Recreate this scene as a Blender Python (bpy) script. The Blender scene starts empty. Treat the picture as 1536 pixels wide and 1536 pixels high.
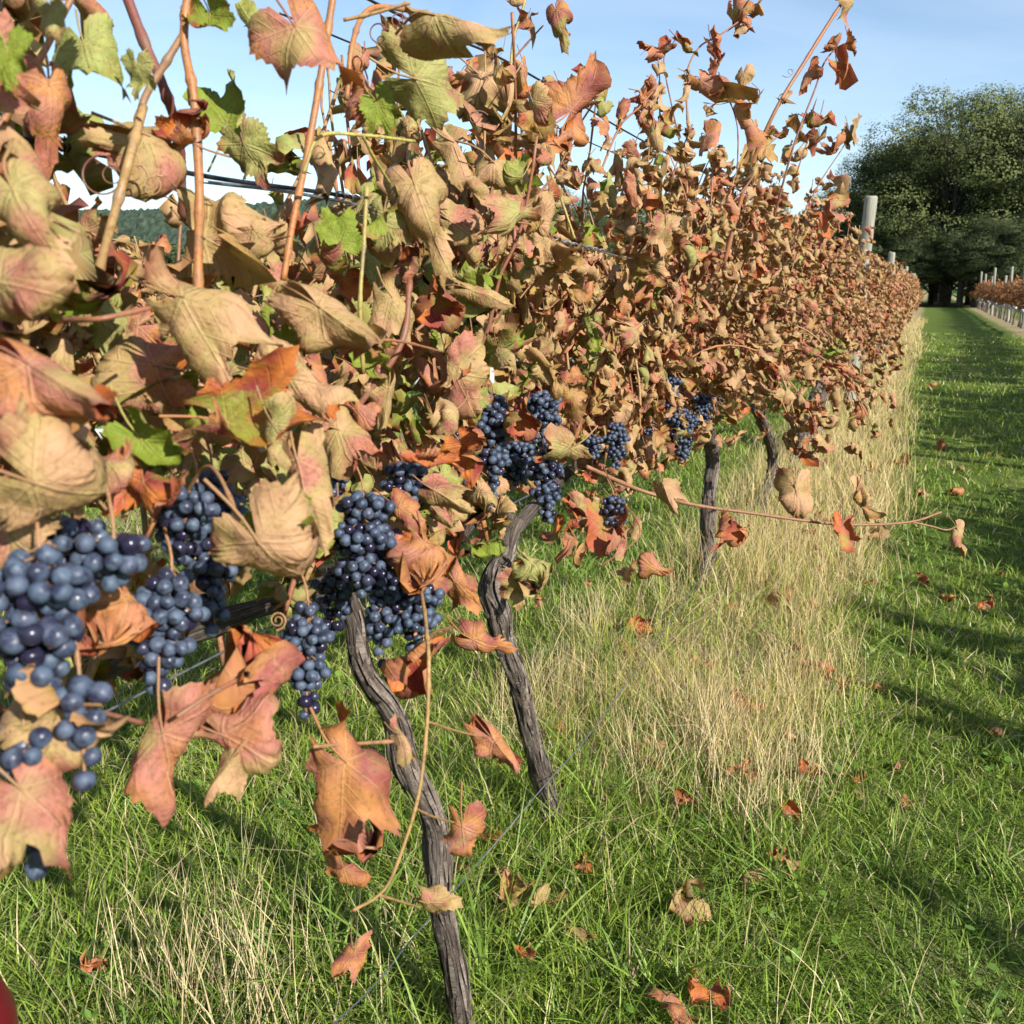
import bpy, math, random
import numpy as np
from mathutils import Vector, Matrix

# ------------------------------------------------------------------ camera, sky, sun, exposure
sc = bpy.context.scene
FPX = 1420.0                      # focal length in pixels of the 1536 px photograph
PITCH = math.radians(13.389)
YAW = math.radians(23.246)        # the row (+Y) lies this far right of the view axis
CAM_H = 1.5
cam_d = bpy.data.cameras.new('camera')
cam = bpy.data.objects.new('camera', cam_d)
sc.collection.objects.link(cam)
cam.location = (0, 0, CAM_H)
cam.rotation_euler = (math.pi / 2 - PITCH, 0, YAW)
cam_d.sensor_width = 36
cam_d.sensor_fit = 'HORIZONTAL'
cam_d.lens = 36 * FPX / 1536
cam_d.clip_start = 0.02
cam_d.clip_end = 6000
cam_d.dof.use_dof = True
cam_d.dof.focus_distance = 2.4
cam_d.dof.aperture_fstop = 11.0
sc.camera = cam

SUN = Vector((0.88, -0.475, 0.57)).normalized()       # direction towards the sun
world = bpy.data.worlds.new('World')
sc.world = world
world.use_nodes = True
wn = world.node_tree
bg = wn.nodes['Background']
sky = wn.nodes.new('ShaderNodeTexSky')
sky.sky_type = 'NISHITA'
sky.sun_disc = False
sky.sun_elevation = math.asin(SUN.z)
sky.sun_rotation = math.atan2(SUN.x, SUN.y)
sky.altitude = 300
sky.air_density = 1.0
sky.dust_density = 0.35
sky.ozone_density = 1.6
wtc = wn.nodes.new('ShaderNodeTexCoord')
wmp = wn.nodes.new('ShaderNodeMapping')
wmp.inputs['Scale'].default_value = (1.0, 1.6, 5.0)
wmp.inputs['Rotation'].default_value = (0.2, 0.3, 0.4)
wns = wn.nodes.new('ShaderNodeTexNoise')
wns.inputs['Scale'].default_value = 2.2
wns.inputs['Detail'].default_value = 6
wns.inputs['Roughness'].default_value = 0.55
wns.inputs['Distortion'].default_value = 0.8
wmr = wn.nodes.new('ShaderNodeMapRange')
wmr.inputs[1].default_value, wmr.inputs[2].default_value, wmr.inputs[4].default_value = 0.36, 0.78, 0.24
wmx = wn.nodes.new('ShaderNodeMix')
wmx.data_type = 'RGBA'
wmx.inputs[7].default_value = (6.2, 6.9, 7.8, 1)
wn.links.new(wtc.outputs['Generated'], wmp.inputs[0])
wn.links.new(wmp.outputs[0], wns.inputs['Vector'])
wn.links.new(wns.outputs[0], wmr.inputs[0])
wn.links.new(wmr.outputs[0], wmx.inputs[0])
wn.links.new(sky.outputs[0], wmx.inputs[6])
wn.links.new(wmx.outputs[2], bg.inputs[0])
bg.inputs[1].default_value = 0.105
sun_d = bpy.data.lights.new('sun', 'SUN')
sun_d.energy = 5.0
sun_d.angle = math.radians(0.5)
sun_d.color = (1.0, 0.97, 0.92)
sun = bpy.data.objects.new('sun', sun_d)
sun.rotation_euler = SUN.to_track_quat('Z', 'Y').to_euler()
sun.location = (6, -5, 9)
sc.collection.objects.link(sun)
sc.view_settings.view_transform = 'Standard'
sc.view_settings.look = 'None'
sc.view_settings.gamma = 1
sc.view_settings.use_curve_mapping = False
sc.view_settings.exposure = 0.78
sc.render.engine = 'CYCLES'
sc.cycles.use_adaptive_sampling = True
sc.cycles.adaptive_threshold = 0.02
sc.cycles.max_bounces = 4
sc.cycles.diffuse_bounces = 2
sc.cycles.glossy_bounces = 1
sc.cycles.transmission_bounces = 3
sc.cycles.transparent_max_bounces = 4
sc.cycles.caustics_reflective = False
sc.cycles.caustics_refractive = False
sc.cycles.use_denoising = True

RNG = np.random.default_rng(11)
random.seed(5)
COL = sc.collection

# ------------------------------------------------------------------ pixel -> direction helpers
cp, sp, cyw, syw = math.cos(PITCH), math.sin(PITCH), math.cos(YAW), math.sin(YAW)
CAMP = np.array([0, 0, CAM_H])
def ray(px, py):
    x = (px - 768) / FPX
    y = -(py - 768) / FPX
    fh = cp + y * sp
    return np.array([x * cyw - fh * syw, x * syw + fh * cyw, y * cp - sp])
def at_d(px, py, d): return CAMP + ray(px, py) * d
def at_x(px, py, xl):
    r = ray(px, py)
    return CAMP + r * (xl / r[0])
def at_ground(px, py, z=0.0):
    r = ray(px, py)
    return CAMP + r * ((z - CAM_H) / r[2])
C_R = np.array([cyw, syw, 0.0])
C_F = np.array([-cp * syw, cp * cyw, -sp])
C_U = np.cross(C_R, C_F)
def project(P):
    d = np.asarray(P, float) - CAMP
    dep = d @ C_F
    return 768 + FPX * (d @ C_R) / dep, 768 - FPX * (d @ C_U) / dep, dep

# ------------------------------------------------------------------ mesh helpers
def make_mesh(name, V, F, mats=(), midx=None, uv=None, col=None, smooth=True):
    """V (n,3); F (m,3) or (m,4) int array."""
    V = np.ascontiguousarray(V, dtype=np.float32)
    F = np.ascontiguousarray(F, dtype=np.int32)
    me = bpy.data.meshes.new(name)
    n, m, k = len(V), len(F), F.shape[1]
    me.vertices.add(n)
    me.vertices.foreach_set('co', V.ravel())
    me.loops.add(m * k)
    me.loops.foreach_set('vertex_index', F.ravel())
    me.polygons.add(m)
    me.polygons.foreach_set('loop_start', np.arange(0, m * k, k, dtype=np.int32))
    for mt in mats:
        me.materials.append(mt)
    if midx is not None:
        me.polygons.foreach_set('material_index', np.ascontiguousarray(midx, dtype=np.int32))
    me.polygons.foreach_set('use_smooth', np.full(m, smooth, dtype=bool))
    if uv is not None:
        l = me.uv_layers.new(name='UVMap')
        l.data.foreach_set('uv', np.ascontiguousarray(uv[F.ravel()], dtype=np.float32).ravel())
    if col is not None:
        a = me.color_attributes.new('tint', 'FLOAT_COLOR', 'POINT')
        a.data.foreach_set('color', np.ascontiguousarray(col, dtype=np.float32).ravel())
    me.update(calc_edges=True)
    me.validate()
    return me

def link(name, me, parent=None, loc=(0, 0, 0)):
    o = bpy.data.objects.new(name, me)
    COL.objects.link(o)
    o.location = loc
    if parent is not None:
        o.parent = parent
    return o

def thing(name, label, cat, loc=(0, 0, 0), group=None, me=None):
    o = link(name, me, None, loc)
    o['label'] = label
    o['category'] = cat
    if group:
        o['group'] = group
    return o

class Geo:
    """collects triangles with uv, colour and material index"""
    def __init__(s):
        s.V, s.F, s.UV, s.C, s.M, s.n = [], [], [], [], [], 0
    def add(s, V, F, uv=None, col=None, mi=0):
        V = np.asarray(V, float)
        F = np.asarray(F, int)
        s.V.append(V)
        s.F.append(F + s.n)
        s.UV.append(np.zeros((len(V), 2)) if uv is None else uv)
        c = np.ones((len(V), 4)) if col is None else (np.tile(np.asarray(col, float), (len(V), 1)) if np.ndim(col) == 1 else col)
        s.C.append(c)
        s.M.append(np.full(len(F), mi) if np.ndim(mi) == 0 else mi)
        s.n += len(V)
    def mesh(s, name, mats, off=(0, 0, 0), smooth=True):
        return make_mesh(name, np.concatenate(s.V) - np.asarray(off), np.concatenate(s.F), mats,
                         np.concatenate(s.M), np.concatenate(s.UV), np.concatenate(s.C), smooth)

def tube(path, rad, sides=6, rough=0.0, seed=0, cap=True, uscale=1.0):
    """tapered tube along a polyline -> V, F(tri), uv; rough adds bark ridges"""
    P = np.asarray(path, float)
    n = len(P)
    r = np.broadcast_to(np.asarray(rad, float), (n,)).copy()
    T = np.gradient(P, axis=0)
    T /= np.linalg.norm(T, axis=1)[:, None] + 1e-12
    ref = np.array([0.31, 0.95, 0.05]) if abs(T[0][1]) < 0.8 else np.array([0.9, 0.1, 0.4])
    N = np.empty_like(P)
    u = np.cross(T[0], ref)
    u /= np.linalg.norm(u)
    for i in range(n):
        u = u - (u @ T[i]) * T[i]
        u /= np.linalg.norm(u) + 1e-12
        N[i] = u
    B = np.cross(T, N)
    a = np.linspace(0, 2 * math.pi, sides, endpoint=False)
    L = np.concatenate([[0], np.cumsum(np.linalg.norm(np.diff(P, axis=0), axis=1))])
    R = np.repeat(r[:, None], sides, 1)
    if rough > 0:
        g = np.random.default_rng(seed)
        d = np.zeros((n, sides))
        for k in range(7):
            f = g.integers(2, 11)
            w = g.normal(0, 9)
            d += np.sin(f * a[None] + g.uniform(0, 6.3) + w * L[:, None] + 1.3 * np.sin(L[:, None] * g.uniform(8, 30) + g.uniform(0, 6))) / (1 + 0.14 * f)
        d = np.abs(d) * 0.45
        b = np.zeros(n)
        for k in range(4):
            b += np.sin(L * g.uniform(9, 45) + g.uniform(0, 6.3)) * 0.3
        R = R * (1 + rough * (d - 0.45) + rough * 0.55 * b[:, None])
    V = P[:, None] + R[..., None] * (np.cos(a)[None, :, None] * N[:, None] + np.sin(a)[None, :, None] * B[:, None])
    V = V.reshape(-1, 3)
    i = np.arange(n - 1)[:, None] * sides
    j = np.arange(sides)[None]
    j2 = (j + 1) % sides
    q = np.stack([i + j, i + j2, i + sides + j2, i + sides + j], -1).reshape(-1, 4)
    F = np.concatenate([q[:, [0, 1, 2]], q[:, [0, 2, 3]]])
    uv = np.stack([np.tile(a / (2 * math.pi), n), np.repeat(L * uscale, sides)], -1)
    if cap:
        V = np.concatenate([V, P[[0, -1]]])
        uv = np.concatenate([uv, [[0.5, 0], [0.5, L[-1] * uscale]]])
        c0, c1 = len(V) - 2, len(V) - 1
        jj = np.arange(sides)
        k2 = (jj + 1) % sides
        e = (n - 1) * sides
        F = np.concatenate([F, np.stack([np.full(sides, c0), k2, jj], -1), np.stack([np.full(sides, c1), e + jj, e + k2], -1)])
    return V, F, uv

def smooth_path(pts, n):
    """Catmull-Rom through the points"""
    P = np.asarray(pts, float)
    if len(P) == 2:
        t = np.linspace(0, 1, n)[:, None]
        return P[0] * (1 - t) + P[1] * t
    Q = np.concatenate([[2 * P[0] - P[1]], P, [2 * P[-1] - P[-2]]])
    out = []
    for t in np.linspace(0, len(P) - 1 - 1e-9, n):
        i = int(t)
        f = t - i
        a, b, c, d = Q[i], Q[i + 1], Q[i + 2], Q[i + 3]
        out.append(0.5 * (2 * b + (c - a) * f + (2 * a - 5 * b + 4 * c - d) * f * f + (3 * b - a - 3 * c + d) * f ** 3))
    return np.array(out)

# ------------------------------------------------------------------ materials
def new_mat(name):
    m = bpy.data.materials.new(name)
    m.use_nodes = True
    nt = m.node_tree
    for n in list(nt.nodes):
        nt.nodes.remove(n)
    out = nt.nodes.new('ShaderNodeOutputMaterial')
    return m, nt, out
class NT:
    def __init__(s, nt): s.nt = nt
    def node(s, t, **kw):
        n = s.nt.nodes.new(t)
        for k, v in kw.items():
            setattr(n, k, v)
        return n
    def put(s, sock, v):
        if hasattr(v, 'links') or isinstance(v, bpy.types.NodeSocket):
            s.nt.links.new(v, sock)
        else:
            sock.default_value = v
    def math(s, op, a, b=0.0, c=0.0, clamp=False):
        n = s.node('ShaderNodeMath', operation=op, use_clamp=clamp)
        s.put(n.inputs[0], a); s.put(n.inputs[1], b); s.put(n.inputs[2], c)
        return n.outputs[0]
    def step(s, v, lo, hi, a=0.0, b=1.0):
        n = s.node('ShaderNodeMapRange', interpolation_type='SMOOTHSTEP')
        for i, x in enumerate((v, lo, hi, a, b)):
            s.put(n.inputs[i], x)
        return n.outputs[0]
    def mix(s, f, a, b, blend='MIX'):
        n = s.node('ShaderNodeMix', data_type='RGBA', blend_type=blend)
        s.put(n.inputs[0], f); s.put(n.inputs[6], a); s.put(n.inputs[7], b)
        return n.outputs[2]
    def ramp(s, f, stops):
        n = s.node('ShaderNodeValToRGB')
        e = n.color_ramp.elements
        while len(e) < len(stops):
            e.new(0.5)
        for x, (p, c) in zip(e, stops):
            x.position = p
            x.color = (*c, 1)
        s.put(n.inputs[0], f)
        return n.outputs[0]
    def noise(s, vec, scale, detail=3, rough=0.55, dist=0.0):
        n = s.node('ShaderNodeTexNoise')
        if vec is not None:
            s.put(n.inputs['Vector'], vec)
        n.inputs['Scale'].default_value = scale
        n.inputs['Detail'].default_value = detail
        n.inputs['Roughness'].default_value = rough
        n.inputs['Distortion'].default_value = dist
        return n.outputs[0]
    def bump(s, h, strength, dist):
        n = s.node('ShaderNodeBump')
        n.inputs['Strength'].default_value = strength
        n.inputs['Distance'].default_value = dist
        s.put(n.inputs['Height'], h)
        return n.outputs[0]
    def bsdf(s, col, rough, normal=None, spec=0.3):
        n = s.node('ShaderNodeBsdfPrincipled')
        s.put(n.inputs['Base Color'], col)
        s.put(n.inputs['Roughness'], rough)
        n.inputs['Specular IOR Level'].default_value = spec
        if normal is not None:
            s.put(n.inputs['Normal'], normal)
        return n
def c4(c): return (*c, 1.0)

# leaf tones: 0 tan, .2 olive tan, .4 pink, .6 orange, .8 crimson, 1 green
UNDER = [(0.0, (.43, .245, .125)), (.2, (.33, .235, .085)), (.4, (.37, .140, .098)), (.6, (.41, .178, .056)), (.8, (.25, .065, .056)), (1.0, (.24, .25, .042))]
UPPER = [(0.0, (.37, .195, .082)), (.2, (.29, .195, .045)), (.4, (.37, .085, .052)), (.6, (.45, .140, .026)), (.8, (.20, .022, .028)), (1.0, (.165, .20, .018))]
def leaf_material(name, from_attr, detail=True):
    m, nt, out = new_mat(name)
    t = NT(nt)
    if from_attr:
        src = t.node('ShaderNodeAttribute', attribute_name='tint').outputs['Color']
    else:
        src = t.node('ShaderNodeObjectInfo').outputs['Color']
    sep = t.node('ShaderNodeSeparateColor')
    t.put(sep.inputs[0], src)
    tone, rnd, grn = sep.outputs[0], sep.outputs[1], sep.outputs[2]
    uv = t.node('ShaderNodeTexCoord').outputs['UV']
    off = t.node('ShaderNodeCombineXYZ')
    t.put(off.inputs[0], t.math('MULTIPLY', rnd, 37.0))
    t.put(off.inputs[1], t.math('MULTIPLY', rnd, -23.0))
    vec = t.node('ShaderNodeVectorMath', operation='ADD')
    t.put(vec.inputs[0], uv); t.put(vec.inputs[1], off.outputs[0])
    vec = vec.outputs[0]
    back = t.node('ShaderNodeNewGeometry').outputs['Backfacing']
    n1 = t.noise(vec, 3.2, 1, 0.6)
    n2 = t.noise(vec, 9.0, 2, 0.65)
    tn = t.math('ADD', tone, t.math('MULTIPLY', t.math('SUBTRACT', n1, 0.46), 1.35), clamp=True)
    under = t.ramp(tn, UNDER)
    upper = t.ramp(tn, UPPER)
    # pink flush in patches
    flush = t.math('MULTIPLY', t.step(n1, 0.54, 0.72), t.step(rnd, 0.2, 0.85))
    under = t.mix(t.math('MULTIPLY', flush, 0.55), under, (.36, .10, .09, 1))
    upper = t.mix(t.math('MULTIPLY', flush, 0.6), upper, (.27, .035, .035, 1))
    if detail:
        sx = t.node('ShaderNodeSeparateXYZ')
        t.put(sx.inputs[0], uv)
        x = t.math('ABSOLUTE', t.math('DIVIDE', t.math('SUBTRACT', sx.outputs[0], 0.5), 0.4))
        y = t.math('DIVIDE', t.math('SUBTRACT', sx.outputs[1], 0.5), 0.4)
        main = None
        sec = None
        for ang in (0.0, 0.95, 1.9):
            dx, dy = math.sin(ang), math.cos(ang)
            a = t.math('ADD', t.math('MULTIPLY', x, dx), t.math('MULTIPLY', y, dy))
            b = t.math('ABSOLUTE', t.math('SUBTRACT', t.math('MULTIPLY', x, dy), t.math('MULTIPLY', y, dx)))
            w = t.math('ADD', 0.027, t.math('MULTIPLY', a, -0.018))
            mv = t.math('MULTIPLY', t.math('SUBTRACT', 1.0, t.step(b, 0.0, w)), t.step(a, 0.0, 0.02))
            fr = t.math('ABSOLUTE', t.math('SUBTRACT', t.math('FRACT', t.math('MULTIPLY', t.math('SUBTRACT', a, t.math('MULTIPLY', b, 0.75)), 6.5)), 0.5))
            sv = t.math('MULTIPLY', t.math('SUBTRACT', 1.0, t.step(fr, 0.0, 0.09)), t.math('MULTIPLY', t.math('SUBTRACT', 1.0, t.step(b, 0.14, 0.3)), t.step(a, 0.02, 0.1)))
            main = mv if main is None else t.math('MAXIMUM', main, mv)
            sec = sv if sec is None else t.math('MAXIMUM', sec, sv)
        vein = t.math('MAXIMUM', main, t.math('MULTIPLY', sec, 0.55))
        rad = t.math('SQRT', t.math('ADD', t.math('MULTIPLY', x, x), t.math('MULTIPLY', y, y)))
        # green lingers round the veins on the upper side of the greener leaves; margins dry to orange
        near = t.math('ADD', t.math('SUBTRACT', 0.75, rad), t.math('MULTIPLY', t.math('SUBTRACT', n2, 0.5), 1.6))
        near = t.math('ADD', near, t.math('MULTIPLY', t.math('SUBTRACT', grn, 0.5), 1.3))
        gm = t.math('MULTIPLY', t.step(near, 0.25, 0.75), t.step(grn, 0.25, 0.75))
        upper = t.mix(gm, upper, (.165, .215, .022, 1))
        under = t.mix(t.math('MULTIPLY', gm, 0.8), under, (.27, .285, .085, 1))
        upper = t.mix(t.math('MULTIPLY', vein, 0.3), upper, (.42, .28, .09, 1))
        under = t.mix(t.math('MULTIPLY', vein, 0.3), under, (.48, .35, .16, 1))
    # speckle and dry blotches
    n3 = t.noise(vec, 42.0, 1, 0.7)
    dark = t.math('MULTIPLY', t.step(t.math('ADD', n3, t.math('MULTIPLY', t.math('SUBTRACT', n1, .5), .5)), 0.54, 0.74), 0.5)
    col = t.mix(back, upper, under)
    col = t.mix(dark, col, (.17, .07, .03, 1))
    val = t.math('ADD', 0.66, t.math('MULTIPLY', n2, 0.68))
    vm = t.node('ShaderNodeVectorMath', operation='SCALE')
    t.put(vm.inputs[0], col); t.put(vm.inputs[3], val)
    col = vm.outputs[0]
    h = t.math('MULTIPLY', n2, 0.6)
    nb = None
    if detail and not from_attr:
        h = t.math('ADD', h, t.math('MULTIPLY', vein, -0.22))
        h = t.math('ADD', h, t.math('MULTIPLY', n3, 0.25))
        nb = t.bump(h, 0.7, 0.006)
    p = t.bsdf(col, 0.62, nb, 0.22)
    tr = t.node('ShaderNodeBsdfTranslucent')
    tc = t.mix(0.5, upper, under)
    t.put(tr.inputs[0], t.mix(1.0, tc, (1.25, 1.1, 0.8, 1), 'MULTIPLY'))
    ms = t.node('ShaderNodeMixShader')
    ms.inputs[0].default_value = 0.15
    nt.links.new(p.outputs[0], ms.inputs[1]); nt.links.new(tr.outputs[0], ms.inputs[2])
    nt.links.new(ms.outputs[0], out.inputs[0])
    return m
M_LEAF = leaf_material('vine_leaf', False)
M_LEAF_J = leaf_material('vine_leaf_mass', True, True)
M_LEAF_FAR = leaf_material('vine_leaf_far', True, False)

def cane_material(name, from_attr):
    m, nt, out = new_mat(name)
    t = NT(nt)
    if from_attr:
        src = t.node('ShaderNodeAttribute', attribute_name='tint').outputs['Color']
    else:
        src = t.node('ShaderNodeObjectInfo').outputs['Color']
    sep = t.node('ShaderNodeSeparateColor')
    t.put(sep.inputs[0], src)
    col = t.ramp(sep.outputs[0], [(0, (.30, .145, .06)), (.2, (.37, .23, .085)), (.4, (.27, .10, .062)), (.6, (.37, .15, .045)), (.8, (.17, .055, .042)), (1, (.38, .33, .075))])
    co = t.node('ShaderNodeTexCoord').outputs['Object']
    n = t.noise(co, 190, 3, 0.6)
    n2 = t.noise(co, 28, 2, 0.6)
    col = t.mix(t.step(n, 0.45, 0.75, 0, 0.75), col, (.12, .06, .032, 1))
    col = t.mix(t.step(n2, 0.45, 0.7, 0, 0.6), col, (.20, .125, .075, 1))
    p = t.bsdf(col, 0.5, t.bump(n, 0.4, 0.001), 0.35)
    nt.links.new(p.outputs[0], out.inputs[0])
    return m
M_CANE = cane_material('cane_bark', False)
M_PET_J = cane_material('petiole_mass', True)

def bark_material():
    m, nt, out = new_mat('vine_bark')
    t = NT(nt)
    uv = t.node('ShaderNodeTexCoord').outputs['UV']
    s = t.node('ShaderNodeSeparateXYZ')
    t.put(s.inputs[0], uv)
    a = t.math('MULTIPLY', s.outputs[0], 2 * math.pi)
    c = t.node('ShaderNodeCombineXYZ')
    t.put(c.inputs[0], t.math('COSINE', a)); t.put(c.inputs[1], t.math('SINE', a)); t.put(c.inputs[2], t.math('MULTIPLY', s.outputs[1], 2.2))
    n1 = t.noise(c.outputs[0], 5.5, 6, 0.68, 0.6)
    c2 = t.node('ShaderNodeCombineXYZ')
    t.put(c2.inputs[0], t.math('COSINE', a)); t.put(c2.inputs[1], t.math('SINE', a)); t.put(c2.inputs[2], t.math('MULTIPLY', s.outputs[1], 5.0))
    n2 = t.noise(c2.outputs[0], 14, 4, 0.7, 0.3)
    n3 = t.noise(t.node('ShaderNodeTexCoord').outputs['Object'], 9, 3)
    col = t.ramp(n1, [(.33, (.026, .020, .016)), (.44, (.115, .089, .070)), (.55, (.225, .182, .150)), (.72, (.345, .295, .245))])
    col = t.mix(t.step(n2, .42, .62, 0, 0.45), col, (.06, .042, .03, 1))
    col = t.mix(t.step(n3, .55, .75, 0, 0.35), col, (.17, .115, .075, 1))
    h = t.math('ADD', n1, t.math('MULTIPLY', n2, 0.4))
    p = t.bsdf(col, 0.85, t.bump(h, 1.0, 0.02), 0.15)
    nt.links.new(p.outputs[0], out.inputs[0])
    return m
M_BARK = bark_material()

def grape_material(name, from_attr):
    m, nt, out = new_mat(name)
    t = NT(nt)
    if from_attr:
        sep = t.node('ShaderNodeSeparateColor')
        t.put(sep.inputs[0], t.node('ShaderNodeAttribute', attribute_name='tint').outputs['Color'])
        rnd = sep.outputs[0]
    else:
        rnd = t.node('ShaderNodeObjectInfo').outputs['Random']
    co = t.node('ShaderNodeTexCoord').outputs['Object']
    geo = t.node('ShaderNodeNewGeometry').outputs['Position']
    n1 = t.noise(geo, 95, 3, 0.6)
    n2 = t.noise(geo, 520, 3, 0.6)
    bloom = t.math('ADD', t.step(n1, 0.34, 0.62, 0.2, 1.0), t.math('MULTIPLY', t.math('SUBTRACT', n2, 0.5), 0.8), clamp=True)
    bare = t.step(rnd, 0.82, 0.90)
    bloom = t.math('MULTIPLY', bloom, t.math('SUBTRACT', 1.0, t.math('MULTIPLY', bare, 0.93)))
    hue = t.ramp(rnd, [(0.0, (.042, .062, .098)), (.3, (.078, .108, .148)), (.6, (.056, .078, .118)), (.8, (.085, .106, .150)), (1, (.055, .066, .11))])
    col = t.mix(bloom, (.014, .011, .028, 1), hue)
    rough = t.math('ADD', 0.22, t.math('MULTIPLY', bloom, 0.42))
    p = t.bsdf(col, rough, None, 0.4)
    nt.links.new(p.outputs[0], out.inputs[0])
    return m
M_GRAPE = grape_material('grape_skin', False)
M_GRAPE_J = grape_material('grape_skin_mass', True)

def tint_material(name, rough=0.6, trans=0.0, spec=0.25, nscale=60.0, amount=0.35):
    """colour comes from the per-blade tint"""
    m, nt, out = new_mat(name)
    t = NT(nt)
    col = t.node('ShaderNodeAttribute', attribute_name='tint').outputs['Color']
    n = t.noise(t.node('ShaderNodeTexCoord').outputs['Object'], nscale, 2)
    vm = t.node('ShaderNodeVectorMath', operation='SCALE')
    t.put(vm.inputs[0], col); t.put(vm.inputs[3], t.math('ADD', 1 - amount / 2, t.math('MULTIPLY', n, amount)))
    p = t.bsdf(vm.outputs[0], rough, None, spec)
    if trans:
        tr = t.node('ShaderNodeBsdfTranslucent')
        t.put(tr.inputs[0], vm.outputs[0])
        ms = t.node('ShaderNodeMixShader')
        ms.inputs[0].default_value = trans
        nt.links.new(p.outputs[0], ms.inputs[1]); nt.links.new(tr.outputs[0], ms.inputs[2])
        nt.links.new(ms.outputs[0], out.inputs[0])
    else:
        nt.links.new(p.outputs[0], out.inputs[0])
    return m
M_GRASS = tint_material('grass_blade', 0.5, 0.28, 0.35)
M_STRAW = tint_material('dry_straw', 0.6, 0.15, 0.25)
M_FOLIAGE = tint_material('tree_foliage', 0.8, 0.12, 0.08, 0.5, 0.5)

def plain(name, col, rough=0.6, metal=0.0, nscale=40, amount=0.3, bump=0.0, spec=0.3):
    m, nt, out = new_mat(name)
    t = NT(nt)
    n = t.noise(t.node('ShaderNodeTexCoord').outputs['Object'], nscale, 4, 0.6)
    d = tuple(c * (1 - amount) for c in col)
    l = tuple(min(1, c * (1 + amount)) for c in col)
    c = t.ramp(n, [(.3, d), (.7, l)])
    p = t.bsdf(c, rough, t.bump(n, 0.5, bump) if bump else None, spec)
    p.inputs['Metallic'].default_value = metal
    nt.links.new(p.outputs[0], out.inputs[0])
    return m
M_WIRE_DARK = plain('dark_wire', (.035, .035, .04), 0.38, 0.6, 80)
M_WIRE_GALV = plain('galvanised_wire', (.36, .37, .38), 0.4, 0.9, 120)
M_TREE_BARK = plain('tree_bark', (.06, .05, .04), 0.9, 0, 3, 0.5, 0.02)
M_NET = plain('white_netting', (.42, .44, .44), 0.8, 0, 30, 0.15)
M_RED = plain('red_plastic', (.11, .004, .010), 0.35, 0, 6, 0.15, 0, 0.4)
M_TAG = plain('white_plastic', (.5, .5, .48), 0.5, 0, 30, 0.1)

def post_material():
    m, nt, out = new_mat('weathered_post')
    t = NT(nt)
    co = t.node('ShaderNodeTexCoord').outputs['Object']
    mp = t.node('ShaderNodeMapping')
    mp.inputs['Scale'].default_value = (22, 22, 1.6)
    t.put(mp.inputs[0], co)
    n = t.noise(mp.outputs[0], 1.5, 5, 0.65, 0.4)
    col = t.ramp(n, [(.3, (.16, .15, .12)), (.5, (.27, .255, .20)), (.7, (.38, .36, .29))])
    p = t.bsdf(col, 0.85, t.bump(n, 0.6, 0.01), 0.15)
    nt.links.new(p.outputs[0], out.inputs[0])
    return m
M_POST = post_material()

ROW_X = -0.92
LANE_R = 3.25
ROW_L = -4.4
def ground_material():
    m, nt, out = new_mat('vineyard_ground')
    t = NT(nt)
    co = t.node('ShaderNodeTexCoord').outputs['Object']
    s = t.node('ShaderNodeSeparateXYZ')
    t.put(s.inputs[0], co)
    n1 = t.noise(co, 0.7, 5, 0.6)
    n2 = t.noise(co, 9, 5, 0.7)
    n3 = t.noise(co, 70, 3, 0.7)
    g = t.ramp(n2, [(.3, (.055, .085, .014)), (.5, (.10, .15, .024)), (.7, (.17, .21, .045))])
    g = t.mix(t.step(n1, .50, .72, 0, 0.5), g, (.27, .25, .10, 1))
    straw = t.ramp(n3, [(.3, (.20, .155, .075)), (.7, (.44, .35, .19))])
    f = None
    for xr in (ROW_X + 0.1, LANE_R, ROW_L):
        dx = t.math('ABSOLUTE', t.math('SUBTRACT', s.outputs[0], xr))
        dx = t.math('ADD', dx, t.math('MULTIPLY', t.math('SUBTRACT', n1, 0.5), 0.8))
        k = t.step(dx, 0.35, 0.75, 1.0, 0.0)
        f = k if f is None else t.math('MAXIMUM', f, k)
    f = t.math('MULTIPLY', f, t.step(s.outputs[1], 2.2, 3.4))
    col = t.mix(f, g, straw)
    p = t.bsdf(col, 0.95, t.bump(n3, 0.8, 0.03), 0.1)
    nt.links.new(p.outputs[0], out.inputs[0])
    return m
M_GROUND = ground_material()

# ------------------------------------------------------------------ ground and far land
def gh(x, y):
    x = np.asarray(x, float)
    y = np.asarray(y, float)
    h = 0.018 * np.sin(1.7 * x + 0.6 * y) + 0.014 * np.sin(2.9 * y - 1.1 * x + 1) + 0.03 * np.exp(-((x - ROW_X) / 0.35) ** 2)
    return h * np.clip((60 - np.hypot(x, y)) / 30, 0, 1)
def build_ground():
    def axis():
        a = np.concatenate([np.linspace(0, 8, 41), np.linspace(9, 60, 35), np.geomspace(66, 4200, 22)])
        return np.concatenate([-a[:0:-1], a])
    gx = axis()
    X, Y = np.meshgrid(gx, gx)
    V = np.stack([X, Y, gh(X, Y)], -1).reshape(-1, 3)
    n = len(gx)
    i = np.arange(n - 1)[:, None] * n + np.arange(n - 1)[None]
    F = np.stack([i, i + 1, i + n + 1, i + n], -1).reshape(-1, 4)
    o = link('ground', make_mesh('ground', V, F, [M_GROUND]))
    o['kind'] = 'structure'
build_ground()

def polar(px, dist):
    r = ray(px, 430.0)
    h = math.hypot(r[0], r[1])
    return np.array([r[0] / h * dist, r[1] / h * dist, 0.0])

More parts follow.
